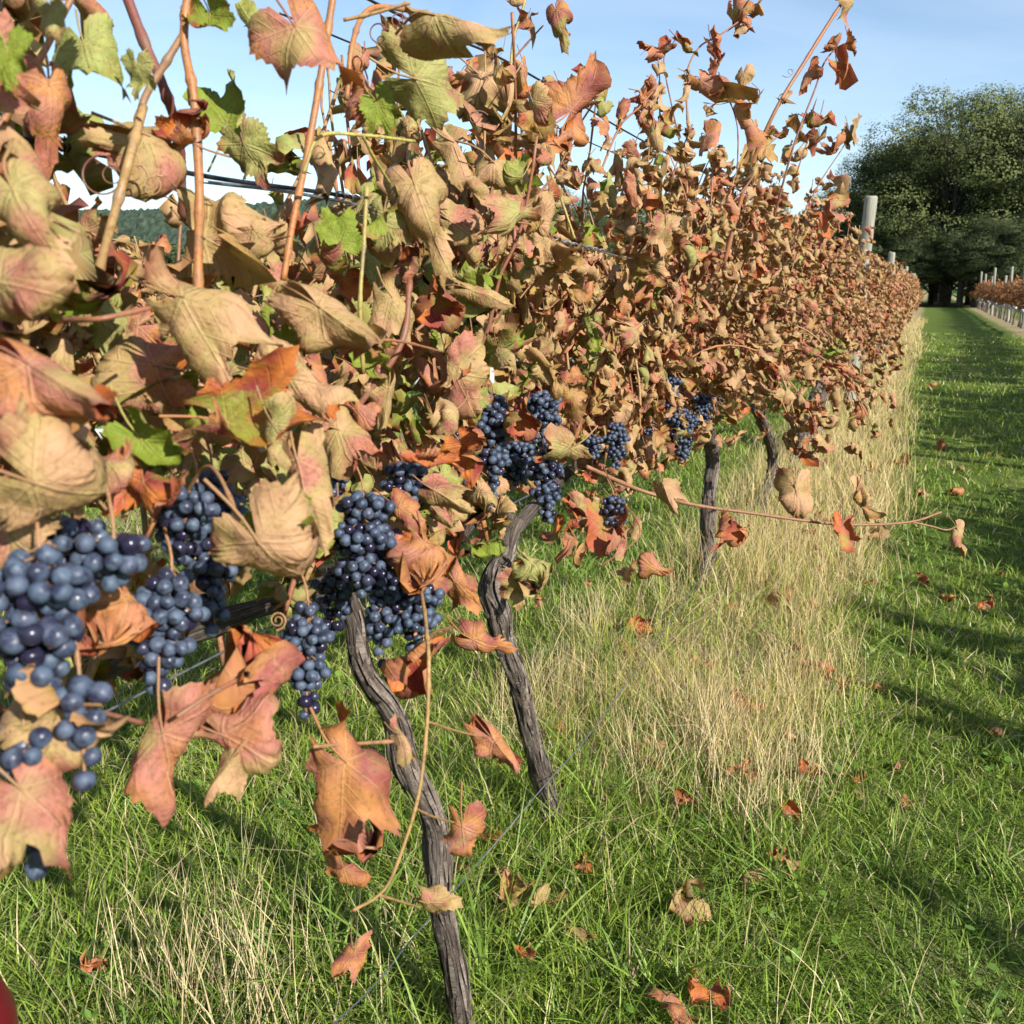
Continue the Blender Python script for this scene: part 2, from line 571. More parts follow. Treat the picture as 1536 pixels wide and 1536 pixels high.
def build_hills():
    # wooded ridges on the far side of the valley, behind the left rows
    M = tint_material('forest_canopy', 0.9, 0.0, 0.1, 0.02, 0.5)
    for dist, z0, amp, cols, nm in ((1500, 104, 24, (.040, .058, .036), 'hill'), (820, 26, 9, (.075, .095, .04), 'hill')):
        G = Geo()
        ang = np.linspace(math.radians(-72), math.radians(8), 460)
        rr = np.linspace(-0.34, 0.1, 64)
        A, R = np.meshgrid(ang, rr)
        prof = np.clip(1 - np.abs(R / 0.34) ** 1.6, 0, 1)
        base = z0 + amp * (np.sin(A * 5.1 + dist) * 0.6 + np.sin(A * 11.3 + 1) * 0.35)
        tree = np.abs(RNG.normal(0, 1, A.shape)) * dist * 0.0017
        Z = np.maximum(base * prof - 1.5, -2) + tree * (prof > 0.08)
        D = dist * (1 + R)
        V = np.stack([D * np.sin(A), D * np.cos(A), Z], -1).reshape(-1, 3)
        n = A.shape[1]
        i = np.arange(A.shape[0] - 1)[:, None] * n + np.arange(n - 1)[None]
        F = np.stack([i, i + n, i + n + 1, i + 1], -1).reshape(-1, 4)
        c = np.array(cols)[None] * RNG.uniform(0.6, 1.5, (len(V), 1))
        c = np.concatenate([c, np.ones((len(V), 1))], 1)
        o = link(nm, make_mesh(nm, V, F, [M], None, None, c, False))
        o['kind'] = 'structure'
build_hills()

# ------------------------------------------------------------------ trees
def make_tree_meshes(seed, H, W, nclump, nleaf, tint, bare=0.22, leaf=0.30):
    g = np.random.default_rng(seed)
    T = Geo()
    nst = 2 if W > 0.5 * H else 1
    tops = []
    for k in range(nst):
        a = g.uniform(0, 6.28)
        lean = g.uniform(0.02, 0.10) * H
        p = smooth_path([[k * 0.3, 0, -0.2], [k * 0.3 + lean * 0.2 * math.cos(a), lean * 0.2 * math.sin(a), H * 0.25],
                         [lean * 0.7 * math.cos(a), lean * 0.7 * math.sin(a), H * 0.55], [lean * math.cos(a), lean * math.sin(a), H * 0.86]], 14)
        T.add(*tube(p, np.linspace(H * 0.018, H * 0.004, 14), 7, 0.15, seed + k))
        tops.append(p)
    cl = []
    for i in range(nclump):
        t = (i + 0.5) / nclump
        z = bare + (1 - bare) * (0.06 + 0.90 * t)
        u = (z - bare) / (1 - bare)
        env = W * 0.5 * (0.62 + 0.38 * math.sin(math.pi * min(1, u * 0.9 + 0.1))) * (1 if u < 0.62 else math.sqrt(max(0.02, 1 - ((u - 0.62) / 0.40) ** 2)))
        a = i * 2.399 + g.uniform(-0.5, 0.5)
        env *= 1 + .22 * math.sin(2 * a + seed) + .16 * math.sin(5 * a + 2 * seed + 4 * u)
        rr = env * math.sqrt(g.uniform(0.45, 1.0)) * 0.84
        c = np.array([rr * math.cos(a), rr * math.sin(a), z * H])
        s = W * g.uniform(0.13, 0.23)
        cl.append((c, s))
        p0 = tops[i % nst]
        j = int(np.clip((z - 0.22) / 0.86 * 13, 2, 12))
        b = p0[j]
        mid = (b + c) / 2 + np.array([0, 0, -0.05 * H * g.uniform(0, 1)])
        T.add(*tube(smooth_path([b, mid, c], 6), np.linspace(H * 0.006, H * 0.0015, 6), 4))
    V, F, C = [], [], []
    per = nleaf // nclump
    for ci, (c, s) in enumerate(cl):
        n = int(per * g.uniform(0.7, 1.3))
        d = g.normal(0, 1, (n, 3))
        d /= np.linalg.norm(d, axis=1)[:, None]
        d[:, 2] = np.where(d[:, 2] < -0.1, d[:, 2] * 0.5, d[:, 2])
        q = c + d * (s * g.uniform(0.35, 1.0, (n, 1)) ** 0.35) * np.array([1.05, 1.05, 0.72]) * (1 + 0.25 * np.sin(7 * d[:, :1] + ci) * np.sin(5 * d[:, 1:2]))
        ax = g.normal(0, 1, (n, 3)); ax[:, 2] -= 0.5
        ax /= np.linalg.norm(ax, axis=1)[:, None]
        nn = d * 1.3 + np.array([0, 0, .25]) + g.normal(0, 0.26, (n, 3))
        nn /= np.linalg.norm(nn, axis=1)[:, None]
        ax -= nn * np.sum(ax * nn, 1)[:, None] * .85
        ax /= np.linalg.norm(ax, axis=1)[:, None]
        sd = np.cross(ax, nn)
        sd /= np.linalg.norm(sd, axis=1)[:, None] + 1e-9
        L = leaf * g.uniform(0.6, 1.4, (n, 1))
        w = L * g.uniform(0.22, 0.4, (n, 1))
        b0 = np.stack([q - ax * L * 0.5, q + sd * w, q + ax * L * 0.5, q - sd * w], 1)
        V.append(b0.reshape(-1, 3))
        tc = np.array(tint) * g.uniform(0.65, 1.25)
        tc = tc * g.uniform(0.85, 1.15, (n, 1)) + np.array([.02, .012, 0]) * g.uniform(-0.3, 1, (n, 1))
        C.append(np.repeat(tc, 4, 0))
    V = np.concatenate(V)
    C = np.concatenate(C)
    C = np.concatenate([np.clip(C, 0.005, 1), np.ones((len(C), 1))], 1)
    F = np.arange(len(V)).reshape(-1, 4)
    return T.mesh('tree_trunk', [M_TREE_BARK]), make_mesh('tree_crown', V, F, [M_FOLIAGE], None, None, C, False)

EUC = [make_tree_meshes(s, 16.0, w, 36, 42000, t, b, 0.155) for s, w, t, b in
       ((3, 12.0, (.105, .122, .044), .22), (8, 10.5, (.09, .11, .044), .25), (14, 13.0, (.094, .12, .048), .2), (21, 9.0, (.066, .084, .038), .3))]
BUSH = [make_tree_meshes(s, 7.0, 7.5, 26, 5200, t, .10, 0.34) for s, t in ((31, (.10, .115, .055)), (37, (.078, .105, .045)))]
def place_tree(pair, px, dist, H, base_h, label, group, name='gum_tree', wide=1.0):
    p = polar(px, dist)
    r = thing(name, label, 'tree', tuple(p), group)
    r.rotation_euler = (0, 0, random.uniform(0, 6.28))
    s = H / base_h
    r.scale = (s * wide, s * wide, s)
    link('trunk', pair[0], r)
    link('crown', pair[1], r)
G1 = 'tall gum trees at the end of the lane'
for k, (px, d, H, v, wd) in enumerate((
        (1422, 84, 15.8, 0, 1.15), (1360, 92, 14.2, 2, 1.05), (1505, 88, 16.0, 1, 1.1), (1302, 90, 12.2, 1, 1.15), (1252, 98, 10.4, 2, 1.05), (1336, 86, 12.6, 3, 1.2),
        (1545, 82, 14.0, 3, 1.1), (1610, 86, 15.5, 0, 1.1), (1680, 92, 16.0, 2, 1.1), (1340, 108, 14.6, 3, 1.1), (1405, 106, 15.6, 1, 1.1), (1470, 110, 17.5, 2, 1.1), (1220, 112, 9.6, 0, .9), (1760, 90, 16.5, 1, 1.1))):
    lab = {0: 'tallest domed gum tree over the end of the grass lane', 3: 'lower gum tree rising just behind the grey post', 4: 'small outer gum tree where the grove steps down behind the vines', 1: 'broad gum tree between the tallest dome and the grey post', 2: 'dark gum tree behind the posts of the row across the lane'}.get(k, 'dark green gum tree standing in the dense grove beyond the vineyard')
    place_tree(EUC[v], px, d, H, 16.0, lab, G1, 'gum_tree', wd)
G2 = 'understorey trees in the dark of the grove'
for px, d, H in ((1360, 80, 5.0), (1378, 81, 6.0), (1440, 79, 5.5), (1462, 80, 6.5), (1490, 78, 6), (1520, 79, 6.5), (1545, 78, 6), (1335, 82, 6.5), (1300, 84, 6), (1418, 90, 6.5), (1400, 89, 7), (1290, 96, 6.5), (1335, 91, 6.0), (1366, 88, 5.5), (1398, 93, 6.5), (1425, 94, 7), (1452, 90, 6), (1480, 86, 6.5), (1512, 84, 6), (1545, 87, 7), (1590, 84, 6), (1240, 100, 5.5),
                 (1350, 100, 8), (1440, 101, 8), (1495, 99, 8), (1550, 97, 8)):
    place_tree(EUC[3], px, d, H, 16.0, 'low dark tree filling the shade under the gum grove', G2, 'understorey_tree', 1.5)
G3 = 'bushy trees across the valley'
for k in range(26):
    px = -260 + k * 56 + random.uniform(-18, 18)
    d = random.uniform(150, 230)
    place_tree(BUSH[k % 2], px, d, random.uniform(8.5, 11.5) * d / 190, 7.0, 'grey green bushy tree in the belt below the wooded hill', G3, 'bushy_tree', 1.5)
G4 = 'trees behind the middle of the row'
for px, d, H in ((835, 96, 10.6), (790, 104, 9.5), (880, 100, 10.2), (940, 110, 10.5), (1010, 104, 9.5), (1080, 108, 10.5), (1150, 112, 10.5)):
    place_tree(EUC[int(px) % 3], px, d, H, 16.0, 'mid green tree showing in gaps over the vine row', G4, 'gum_tree', 1.0)

# ------------------------------------------------------------------ vine leaf shapes
def leaf_geom(g, NA, NR, A1, A2, A3, crump, fold, pet=True, sides=5, u0=0.0):
    th = np.linspace(-math.pi + 0.30, math.pi - 0.30, NA + 1)
    lobes = [(0, 1.0, .46), (.98, .90, .44), (-.98, .90, .44), (1.92, .72, .48), (-1.92, .72, .48)]
    R = np.full(NA + 1, 0.0)
    for a, L, w in lobes:
        L = L * g.uniform(.82, 1.12)
        a = a + g.normal(0, .08)
        R = np.maximum(R, L * np.exp(-np.abs((th - a) / w) ** 1.7 * 0.62))
    R = np.maximum(R, g.uniform(.48, .74) + 0.05 * np.sin(th * 3 + g.uniform(0, 6)))
    R = np.where(np.abs(th) > 2.4, R * (1 - 0.35 * (np.abs(th) - 2.4) / 0.45), R)
    z = np.where(np.arange(NA + 1) % 2 == 0, 1.0, -1.0)
    R = R * (1 + z * (0.06 if NA > 40 else 0.075) * g.uniform(.4, 1.3, NA + 1))
    s = (np.arange(1, NR + 1) / NR) ** 0.9
    X = (R[None] * np.sin(th)[None] * s[:, None])
    Y = (R[None] * np.cos(th)[None] * s[:, None])
    P = np.concatenate([[[0, 0]], np.stack([X, Y], -1).reshape(-1, 2)])
    P0 = P.copy()
    P = P * np.array([g.uniform(.82, 1.12), 1.0])
    rad = np.linalg.norm(P, axis=1)
    ang = np.arctan2(P[:, 0], P[:, 1])
    Z = np.zeros(len(P))
    for k in range(5):
        d = g.normal(0, 1, 2)
        d *= g.uniform(2.5, 8) / np.linalg.norm(d)
        Z += np.sin(P @ d + g.uniform(0, 6.3)) * crump * 1.25 / (1 + 0.1 * k)
        d = g.normal(0, 1, 2)
        d *= g.uniform(3, 7) / np.linalg.norm(d)
        Z += (0.6 - np.abs(np.sin(P @ d + g.uniform(0, 6.3)))) * crump * .9       # sharp creases
    Z *= np.clip(rad * 2.2, 0, 1.2)
    Z += np.cos(ang * 2 * math.pi / 0.97) * 0.035 * np.clip(rad, 0, .8)          # puffed between the veins
    Z += fold * np.abs(P[:, 0])
    if NA > 30:
        for k in range(6):                       # fine wrinkles
            d = g.normal(0, 1, 2)
            d *= g.uniform(9, 16) / np.linalg.norm(d)
            Z += np.sin(P @ d + 2.0 * np.sin(P @ d[::-1] * .4) + g.uniform(0, 6.3)) * .008 * np.clip(rad * 2, 0, 1)
    # frilled margin
    Z += np.sin(ang * g.integers(7, 12) + g.uniform(0, 6)) * 0.10 * crump / 0.06 * np.clip(rad - 0.45, 0, 1)
    V = np.column_stack([P, Z])
    tab = np.linspace(-1.6, 1.6, 321)
    def bend(V, phi, a_pos, a_neg, p, u0=0.0):
        """turn the sheet round an axis; a_* is the angle reached 0.7 from it on either side"""
        c, sn = math.cos(phi), math.sin(phi)
        u = V[:, 0] * c + V[:, 1] * sn - u0
        v = -V[:, 0] * sn + V[:, 1] * c
        K = np.where(tab > 0, a_pos, a_neg) / 0.7 ** p
        al = K * np.sign(tab) * np.minimum(np.abs(tab) ** p, 1.15 * 0.7 ** p)
        cu = np.concatenate([[0], np.cumsum(np.cos((al[1:] + al[:-1]) / 2))]) * 0.01
        cz = np.concatenate([[0], np.cumsum(np.sin((al[1:] + al[:-1]) / 2))]) * 0.01
        cu -= cu[160]; cz -= cz[160]
        a = np.interp(u, tab, al)
        un = np.interp(u, tab, cu) - V[:, 2] * np.sin(a) + u0
        zn = np.interp(u, tab, cz) + V[:, 2] * np.cos(a)
        return np.column_stack([un * c - v * sn, un * sn + v * c, zn])
    V = bend(V, g.normal(0, .35), A1 * g.uniform(.75, 1.4), A1 * g.uniform(.75, 1.4), g.uniform(1.0, 1.7), g.normal(0, .10))
    V = bend(V, math.pi / 2 + g.normal(0, .4), A2 * g.uniform(.7, 1.2), A2 * g.uniform(-.3, .9), g.uniform(.9, 1.5))
    V = bend(V, g.uniform(0, math.pi), A3, A3 * g.uniform(-.5, 1), 1.2, g.normal(0, .2))
    V = V - V[0]
    n = NA + 1
    F = []
    for j in range(NA):
        F.append((0, 1 + j + 1, 1 + j))
    F = [np.array(F)]
    for r in range(NR - 1):
        j = np.arange(NA)
        a0 = 1 + r * n + j
        b0 = a0 + n
        F.append(np.stack([a0, a0 + 1, b0], -1))
        F.append(np.stack([a0 + 1, b0 + 1, b0], -1))
    F = np.concatenate(F)
    F = F[:, ::-1] if False else F
    # make upper side (+z) the front face
    q = V[F[:NA]]
    if np.mean(np.cross(q[:, 1] - q[:, 0], q[:, 2] - q[:, 0])[:, 2]) < 0:
        F = F[:, [0, 2, 1]]
    uv = np.clip(P0 * 0.4 + 0.5, 0, 1)
    mi = np.zeros(len(F), int)
    end = np.zeros(3)
    if pet:
        l = g.uniform(.65, 1.0)
        e = np.array([g.normal(0, .12), -l * 0.8, l * g.uniform(-.1, .55)])
        pp = smooth_path([[0, 0.03, 0.0], [e[0] * .2, -l * .35, l * .02], e], 6)
        v, f, u = tube(pp, np.linspace(.013, .019, 6), sides, 0, 0, False)
        F = np.concatenate([F, f + len(V)])
        V = np.concatenate([V, v])
        uv = np.concatenate([uv, u])
        mi = np.concatenate([mi, np.ones(len(f), int)])
        end = e
    return V, F, uv, mi, end

LEAF_HI, LEAF_MID, LEAF_SML, LEAF_LOW = [], [], [], []
gl = np.random.default_rng(77)
def rand_shape(g, k):
    m = k % 5
    if m == 0:   # rolled along the midrib
        return dict(A1=g.uniform(2.3, 3.4), A2=g.normal(.5, .9), A3=g.normal(0, .9), crump=g.uniform(.03, .055), fold=.1)
    if m == 1:   # cupped with a curling tip
        return dict(A1=g.uniform(1.4, 2.3), A2=g.choice([-1, 1]) * g.uniform(1.0, 2.3), A3=g.normal(0, 1.1), crump=g.uniform(.035, .06), fold=.1)
    if m == 2:   # crumpled
        return dict(A1=g.uniform(1.6, 2.9), A2=g.normal(0, 1.8), A3=g.normal(0, 1.9), crump=g.uniform(.065, .11), fold=0)
    if m == 3:   # folded drape
        return dict(A1=g.uniform(1.0, 1.9), A2=g.uniform(-2.0, .6), A3=g.normal(0, 1.0), crump=g.uniform(.035, .065), fold=.8)
    return dict(A1=g.uniform(.6, 1.4), A2=g.normal(0, 1.0), A3=g.normal(0, .7), crump=g.uniform(.03, .05), fold=.12)
for k in range(25):
    V, F, uv, mi, e = leaf_geom(gl, 64, 7, **rand_shape(gl, k))
    LEAF_HI.append((make_mesh('leaf_blade', V, F, [M_LEAF, M_CANE], mi, uv), e))
for k in range(30):
    kk = k if k < 20 else (0, 1, 2, 2, 3)[k % 5]
    V, F, uv, mi, e = leaf_geom(gl, 34, 4, **rand_shape(gl, kk), sides=4)
    LEAF_MID.append((make_mesh('leaf_blade', V, F, [M_LEAF, M_CANE], mi, uv), e, (V, F, uv, mi)))
for k in range(24):
    kk = (0, 1, 2, 2, 3)[k % 5]
    V, F, uv, mi, e = leaf_geom(gl, 20, 3, **rand_shape(gl, kk), sides=3)
    LEAF_SML.append((V, F, uv, mi, e))
for k in range(20):
    kk = (0, 1, 2, 2, 3)[k % 5]
    V, F, uv, mi, e = leaf_geom(gl, 16, 2, **rand_shape(gl, kk), pet=False)
    LEAF_LOW.append((V, F, uv, mi, e))

def frame_from(tip, nrm):
    y = np.asarray(tip, float); y = y / np.linalg.norm(y)
    z = np.asarray(nrm, float); z = z - (z @ y) * y
    z /= np.linalg.norm(z) + 1e-9
    return np.column_stack([np.cross(y, z), y, z])

def rand_tone(g, green=0.0, red=0.0):
    r = g.uniform()
    if r < green: t = g.uniform(.85, 1.0); b = g.uniform(.6, 1)
    elif r < green + (1 - green) * (.60 - red): t = g.uniform(0, .12); b = g.uniform(0, .35)
    elif r < green + (1 - green) * .72: t = g.uniform(.12, .28); b = g.uniform(.1, .8)
    elif r < green + (1 - green) * .86: t = g.uniform(.32, .48); b = g.uniform(0, .3)
    elif r < green + (1 - green) * .94: t = g.uniform(.5, .66); b = g.uniform(0, .5)
    else: t = g.uniform(.7, .85); b = 0
    return (t, g.uniform(), b, 1.0)

def put_leaf(vine, me, M, loc, scale, color):
    o = bpy.data.objects.new('leaf', me)
    COL.objects.link(o)
    o.parent = vine
    m4 = Matrix.Identity(4)
    for i in range(3):
        for j in range(3):
            m4[i][j] = float(M[i, j]) * scale
        m4[i][3] = float(loc[i]) - vine.location[i]
    o.matrix_basis = m4
    o.color = color
    return o

# ------------------------------------------------------------------ vines
def cane_mesh(path, r0, r1, seed=0, sides=6, off=(0, 0, 0)):
    """shoot with swollen nodes"""
    P = np.asarray(path)
    n = len(P)
    r = np.linspace(r0, r1, n)
    L = np.concatenate([[0], np.cumsum(np.linalg.norm(np.diff(P, axis=0), axis=1))])
    ph = np.abs(((L / 0.065 + 0.37 * seed) % 1.0) - 0.5)
    r = r * (1 + 0.42 * np.clip(1 - ph / 0.12, 0, 1))
    V, F, uv = tube(P, r, sides)
    return make_mesh('cane_wood', V - np.asarray(off), F, [M_CANE], None, uv)

def trunk_mesh(path, radii, off, seed, sides=28, n=90, rough=0.42):
    P = smooth_path(path, n)
    g = np.random.default_rng(seed)
    L = np.linspace(0, 1, n)
    for k in range(4):
        w = g.uniform(8, 30)
        P[:, 0] += 0.0028 * np.sin(L * w + g.uniform(0, 6)) * np.minimum(1, L * 8)
        P[:, 1] += 0.0028 * np.sin(L * w * .9 + g.uniform(0, 6)) * np.minimum(1, L * 8)
    r = np.interp(L, np.linspace(0, 1, len(radii)), radii)
    G = Geo()
    V, F, uv = tube(P, r, sides, rough, seed)
    G.add(V, F, uv)
    if sides > 20:
        # shaggy strips of peeling bark and a few knots
        T = np.gradient(P, axis=0)
        T /= np.linalg.norm(T, axis=1)[:, None]
        for k in range(170):
            i0 = int(g.integers(2, n - 16))
            m = int(g.integers(5, 14))
            a0 = g.uniform(0, 6.283)
            tw = g.normal(0, .5)
            wd = g.uniform(.0018, .0045)
            L0, L1 = [], []
            for q in range(m):
                t = P[i0 + q]; d = T[i0 + q]
                u = np.cross(d, [.3, .95, .1]); u /= np.linalg.norm(u)
                w = np.cross(d, u)
                a = a0 + tw * q / m
                f = q / (m - 1)
                rr = r[i0 + q] * 1.03 + .001 + .006 * max(0, f - .65) * (1 if k % 2 else .3)
                nrm = math.cos(a) * u + math.sin(a) * w
                tg = -math.sin(a) * u + math.cos(a) * w
                ww = wd * math.sin(math.pi * min(.97, f + .06)) + .0006
                L0.append(t + nrm * rr - tg * ww); L1.append(t + nrm * (rr + .0012) + tg * ww)
            V = np.array(L0 + L1)
            jj = np.arange(m - 1)
            F = np.concatenate([np.stack([jj, jj + 1, jj + m + 1], -1), np.stack([jj, jj + m + 1, jj + m], -1)])
            uvv = np.column_stack([np.full(2 * m, g.uniform()), np.tile(np.linspace(0, .1, m) + g.uniform(0, 3), 2)])
            G.add(V, F, uvv)
        for k in range(5):
            i0 = int(g.integers(10, n - 5))
            u = g.normal(0, 1, 3); u -= (u @ T[i0]) * T[i0]; u /= np.linalg.norm(u)
            c = P[i0] + u * r[i0] * .8
            G.add(*tube([c - u * .004, c + u * r[i0] * .35, c + u * r[i0] * .5], [r[i0] * .5, r[i0] * .42, r[i0] * .2], 9, .2, k))
    return G.mesh('trunk_wood', [M_BARK], off), P

def grow_canes(g, y0, y1, dens, zc=0.98, lmin=.75, lmax=1.25, droop=.28, x0=ROW_X, xspread=.11):
    out = []
    y = y0
    while y < y1:
        y += g.uniform(.6, 1.4) / dens
        L = g.uniform(lmin, lmax)
        n = 12
        p = np.array([x0 + g.normal(0, .05), y, zc + g.normal(0, .04)])
        side = 1 if g.uniform() < .62 else -1
        d = np.array([side * abs(g.normal(.12, xspread)), g.normal(0, .22), 1.0])
        dr = g.uniform() < droop
        pts = [p.copy()]
        for i in range(n):
            d = d / np.linalg.norm(d)
            p = p + d * L / n
            pts.append(p.copy())
            d = d + g.normal(0, .10, 3)
            if dr:
                d = d + np.array([side * .10, 0, -0.20 - .03 * i])
            else:
                d[0] += -0.16 * (p[0] - x0)
        pts = [q for i, q in enumerate(pts) if i < 4 or min(pts[j_][2] for j_ in range(4, i + 1)) > .86]
        out.append(smooth_path(pts, 22))
    return out

def canopy_leaf(g, node, x0, smin, smax, green, red):
    """returns frame, scale, colour for one leaf hanging from a node"""
    side = 1.0 if node[0] + g.normal(0, .16) > x0 - .03 else -1.0
    o = np.array([side, g.normal(-.15, .5), g.normal(.05, .3)])
    tip = np.array([g.normal(.3 * side, .4), g.normal(0, .5), -0.75 + g.normal(0, .4)])
    sgn = -1 if g.uniform() < .8 else 1
    M = frame_from(tip, sgn * o + g.normal(0, .45, 3))
    return M, g.uniform(smin, smax), rand_tone(g, green, red)

def build_vine(name_label, base, trunk_path, radii, y0, y1, seed, dens, group, nparts, hi=False, gate=None, green=.05, red=0, zc=.98,
               smin=.046, smax=.076, lat=.85, sides=28, lmax=1.25, droop=.28):
    g = np.random.default_rng(seed)
    vine = thing('grapevine', name_label, 'grapevine', tuple(base), group)
    me, P = trunk_mesh(trunk_path, radii, base, seed, sides)
    link('trunk', me, vine)
    head = P[-1]
    for yy in (y0, y1):
        mid = (head + np.array([ROW_X, yy, zc])) / 2 + np.array([0, 0, .03])
        cp_ = [head - np.array([0, 0, .03]), mid, np.array([ROW_X, yy, zc - .03])]
        pp = smooth_path(cp_, 24)
        v, f, uv = tube(pp, np.linspace(.021, .013, 24), 12, .3, seed + 7)
        link('cordon', make_mesh('cordon_wood', v - base, f, [M_BARK], None, uv), vine)
    leaves = []
    for ci, path in enumerate(grow_canes(g, y0, y1, dens, zc, lmax=lmax, droop=droop)):
        if gate is None or gate(path[14], g) or g.uniform() < .15:
            c = link('cane', cane_mesh(path, .0048, .0022, seed + ci, 6, base), vine)
            c.color = (g.uniform(0, .75), 0, 0, 1)
        for k in range(2, 22):
            for rep in range(2):
                if rep and g.uniform() > lat:
                    continue
                if g.uniform() < .06:
                    continue
                node = path[k] + (g.normal(0, .055, 3) if rep else g.normal(0, .012, 3))
                M, s, colr = canopy_leaf(g, node, ROW_X, smin, smax, green, red)
                leaves.append((node, M, s, colr))
    # a skirt of leaves round the heads and the fruit
    for k in range(int((y1 - y0) * 55)):
        node = np.array([ROW_X + g.normal(.04, .16), g.uniform(y0, y1), zc + g.normal(.03, .10)])
        M, s, colr = canopy_leaf(g, node, ROW_X, smin, smax, green, red)
        leaves.append((node, M, s, colr))
    if gate is not None:
        def clear_below(l):
            px, py, dep = project(l[0] + l[1][:, 1] * l[2] * .5)
            return not (px < 640 and py > 1040) and dep > .4
        leaves = [l for l in leaves if gate(l[0], g) and clear_below(l)]
    # those nearest the lane and the camera are leaves of their own, the rest one mass
    key = [-(l[0][0] - ROW_X) * 1.0 + 0.05 * abs(l[0][1]) for l in leaves]
    order = np.argsort(key)
    mass = Geo()
    for rank, idx in enumerate(order):
        node, M, s, colr = leaves[idx]
        if rank < nparts:
            if hi:
                me, e = LEAF_HI[int(g.integers(len(LEAF_HI)))]
            else:
                me, e, _ = LEAF_MID[int(g.integers(len(LEAF_MID)))]
            put_leaf(vine, me, M, node - M @ (e * s), s, colr)
        else:
            V, F, uv, mi, e = LEAF_SML[int(g.integers(len(LEAF_SML)))]
            mass.add((V - e) * s @ M.T + node, F, uv, colr, mi)
    if mass.n:
        o = link('foliage', mass.mesh('foliage', [M_LEAF_J, M_PET_J], base), vine)
        o['kind'] = 'stuff'
    return vine, P, g

def gate_near(P, g):
    """thin the near end of the canopy, as the photograph shows it: open above the wire at the near end"""
    px, py, dep = project(P)
    if dep < .45:
        return False
    holes = ((90, -400, 440, 345, .03), (200, 345, 300, 480, .12), (60, 560, 140, 660, .2), (430, -400, 560, 300, .25), (470, 700, 670, 1000, .4), (180, 700, 330, 1000, .3), (0, 700, 180, 1000, .25), (700, 570, 860, 780, .5), (560, 0, 800, 140, .3), (800, 0, 900, 330, .3),
             (640, 840, 1100, 1600, .04), (0, 1000, 640, 1600, .0), (380, 880, 480, 1000, .1), (0, 0, 90, 345, .3), (300, 700, 360, 960, .35), (180, 860, 330, 1000, .2))
    for a, b, c, d, k in holes:
        if a < px < c and b < py < d:
            return g.uniform() < k
    return True

GR = 'grapevines of the near row'
pA = [at_x(705, 1580, -.71), at_x(690, 1500, -.72), at_x(664, 1380, -.745), at_x(652, 1250, -.775), at_x(617, 1150, -.81), at_x(590, 1080, -.84), at_x(548, 1000, -.87), at_x(522, 925, -.90), at_x(512, 850, -.92)]
pA[0][2] = -0.05
vA, PA, gA = build_vine('nearest grapevine with leaning grey trunk, big drooping tan leaves and heavy blue bunches', (pA[0][0], pA[0][1], 0), pA,
                    [.025, .022, .021, .021, .024, .019, .018, .018, .022], .28, 1.85, 101, 17, GR, 145, True, gate_near, .26, .18, .98, .046, .074, .95, 40, 1.2, 0.0)
pB = [at_x(838, 1262, -.83), at_x(815, 1170, -.84), at_x(786, 1060, -.86), at_x(765, 990, -.87), at_x(749, 930, -.885), at_x(741, 880, -.90), at_x(756, 830, -.91), at_x(766, 780, -.92)]
pB[0][2] = -0.05
vB, PB, gB = build_vine('grapevine with slim wavy trunk standing in bright grass, blue bunches above its head', (pB[0][0], pB[0][1], 0), pB,
                    [.030, .026, .023, .022, .028, .028, .022, .030], 1.85, 3.15, 102, 19, GR, 300, True, gate_near, .07, .02, .98, .042, .072, .95, 40, 1.2, 0.0)
pC = [at_x(1025, 945, -.89), at_x(1048, 885, -.90), at_x(1064, 820, -.90), at_x(1062, 770, -.91), at_x(1068, 690, -.92), at_x(1062, 640, -.92)]
pC[0][2] = -0.05
vC, PC, gC = build_vine('grapevine with dark stout trunk leaning out of tall straw', (pC[0][0], pC[0][1], 0), pC,
                    [.05, .044, .034, .034, .032, .032], 3.15, 5.05, 103, 24, GR, 300, False, None, .025, .0, .97, .040, .068, .95)
pD = [at_x(1130, 795, -.89), at_x(1140, 760, -.89), at_x(1156, 720, -.89), at_x(1156, 665, -.90), at_x(1140, 625, -.91), at_x(1138, 600, -.92)]
pD[0][2] = -0.05
vD, PD, gD = build_vine('grapevine with hooked thin trunk behind the stout dark one', (pD[0][0], pD[0][1], 0), pD,
                    [.05, .042, .034, .033, .032, .032], 5.05, 6.9, 104, 24, GR, 300, False, None, .02, .0, .97, .040, .068, .95)
pE = [at_x(1183, 724, -.88), at_x(1196, 690, -.88), at_x(1208, 650, -.89), at_x(1222, 600, -.9), at_x(1228, 570, -.91)]
pE[0][2] = -0.05
vE, PE, gE = build_vine('grapevine with trunk slanting up in the pale straw strip', (pE[0][0], pE[0][1], 0), pE,
                    [.06, .052, .05, .045, .045], 6.9, 8.8, 105, 22, GR, 300, False, None, .01, .0, .97, .040, .068, .9)
for k, y in enumerate((9.7, 11.6, 13.5)):
    x = ROW_X + .05
    p = [np.array([x, y, -.05]), np.array([x - .03, y + .06, .3]), np.array([x + .02, y + .12, .6]), np.array([ROW_X, y + .1, .95])]
    build_vine(('grapevine full of rusty leaves just before the grey post', 'grapevine grown round the tall grey post', 'grapevine just past the tall grey post')[k], (p[0][0], p[0][1], 0), p, [.05, .045, .04, .04], y - .95, y + .95, 110 + k, 17, GR, 200, False, None, 0, 0, .97, .045, .08, .8, 14, .95)

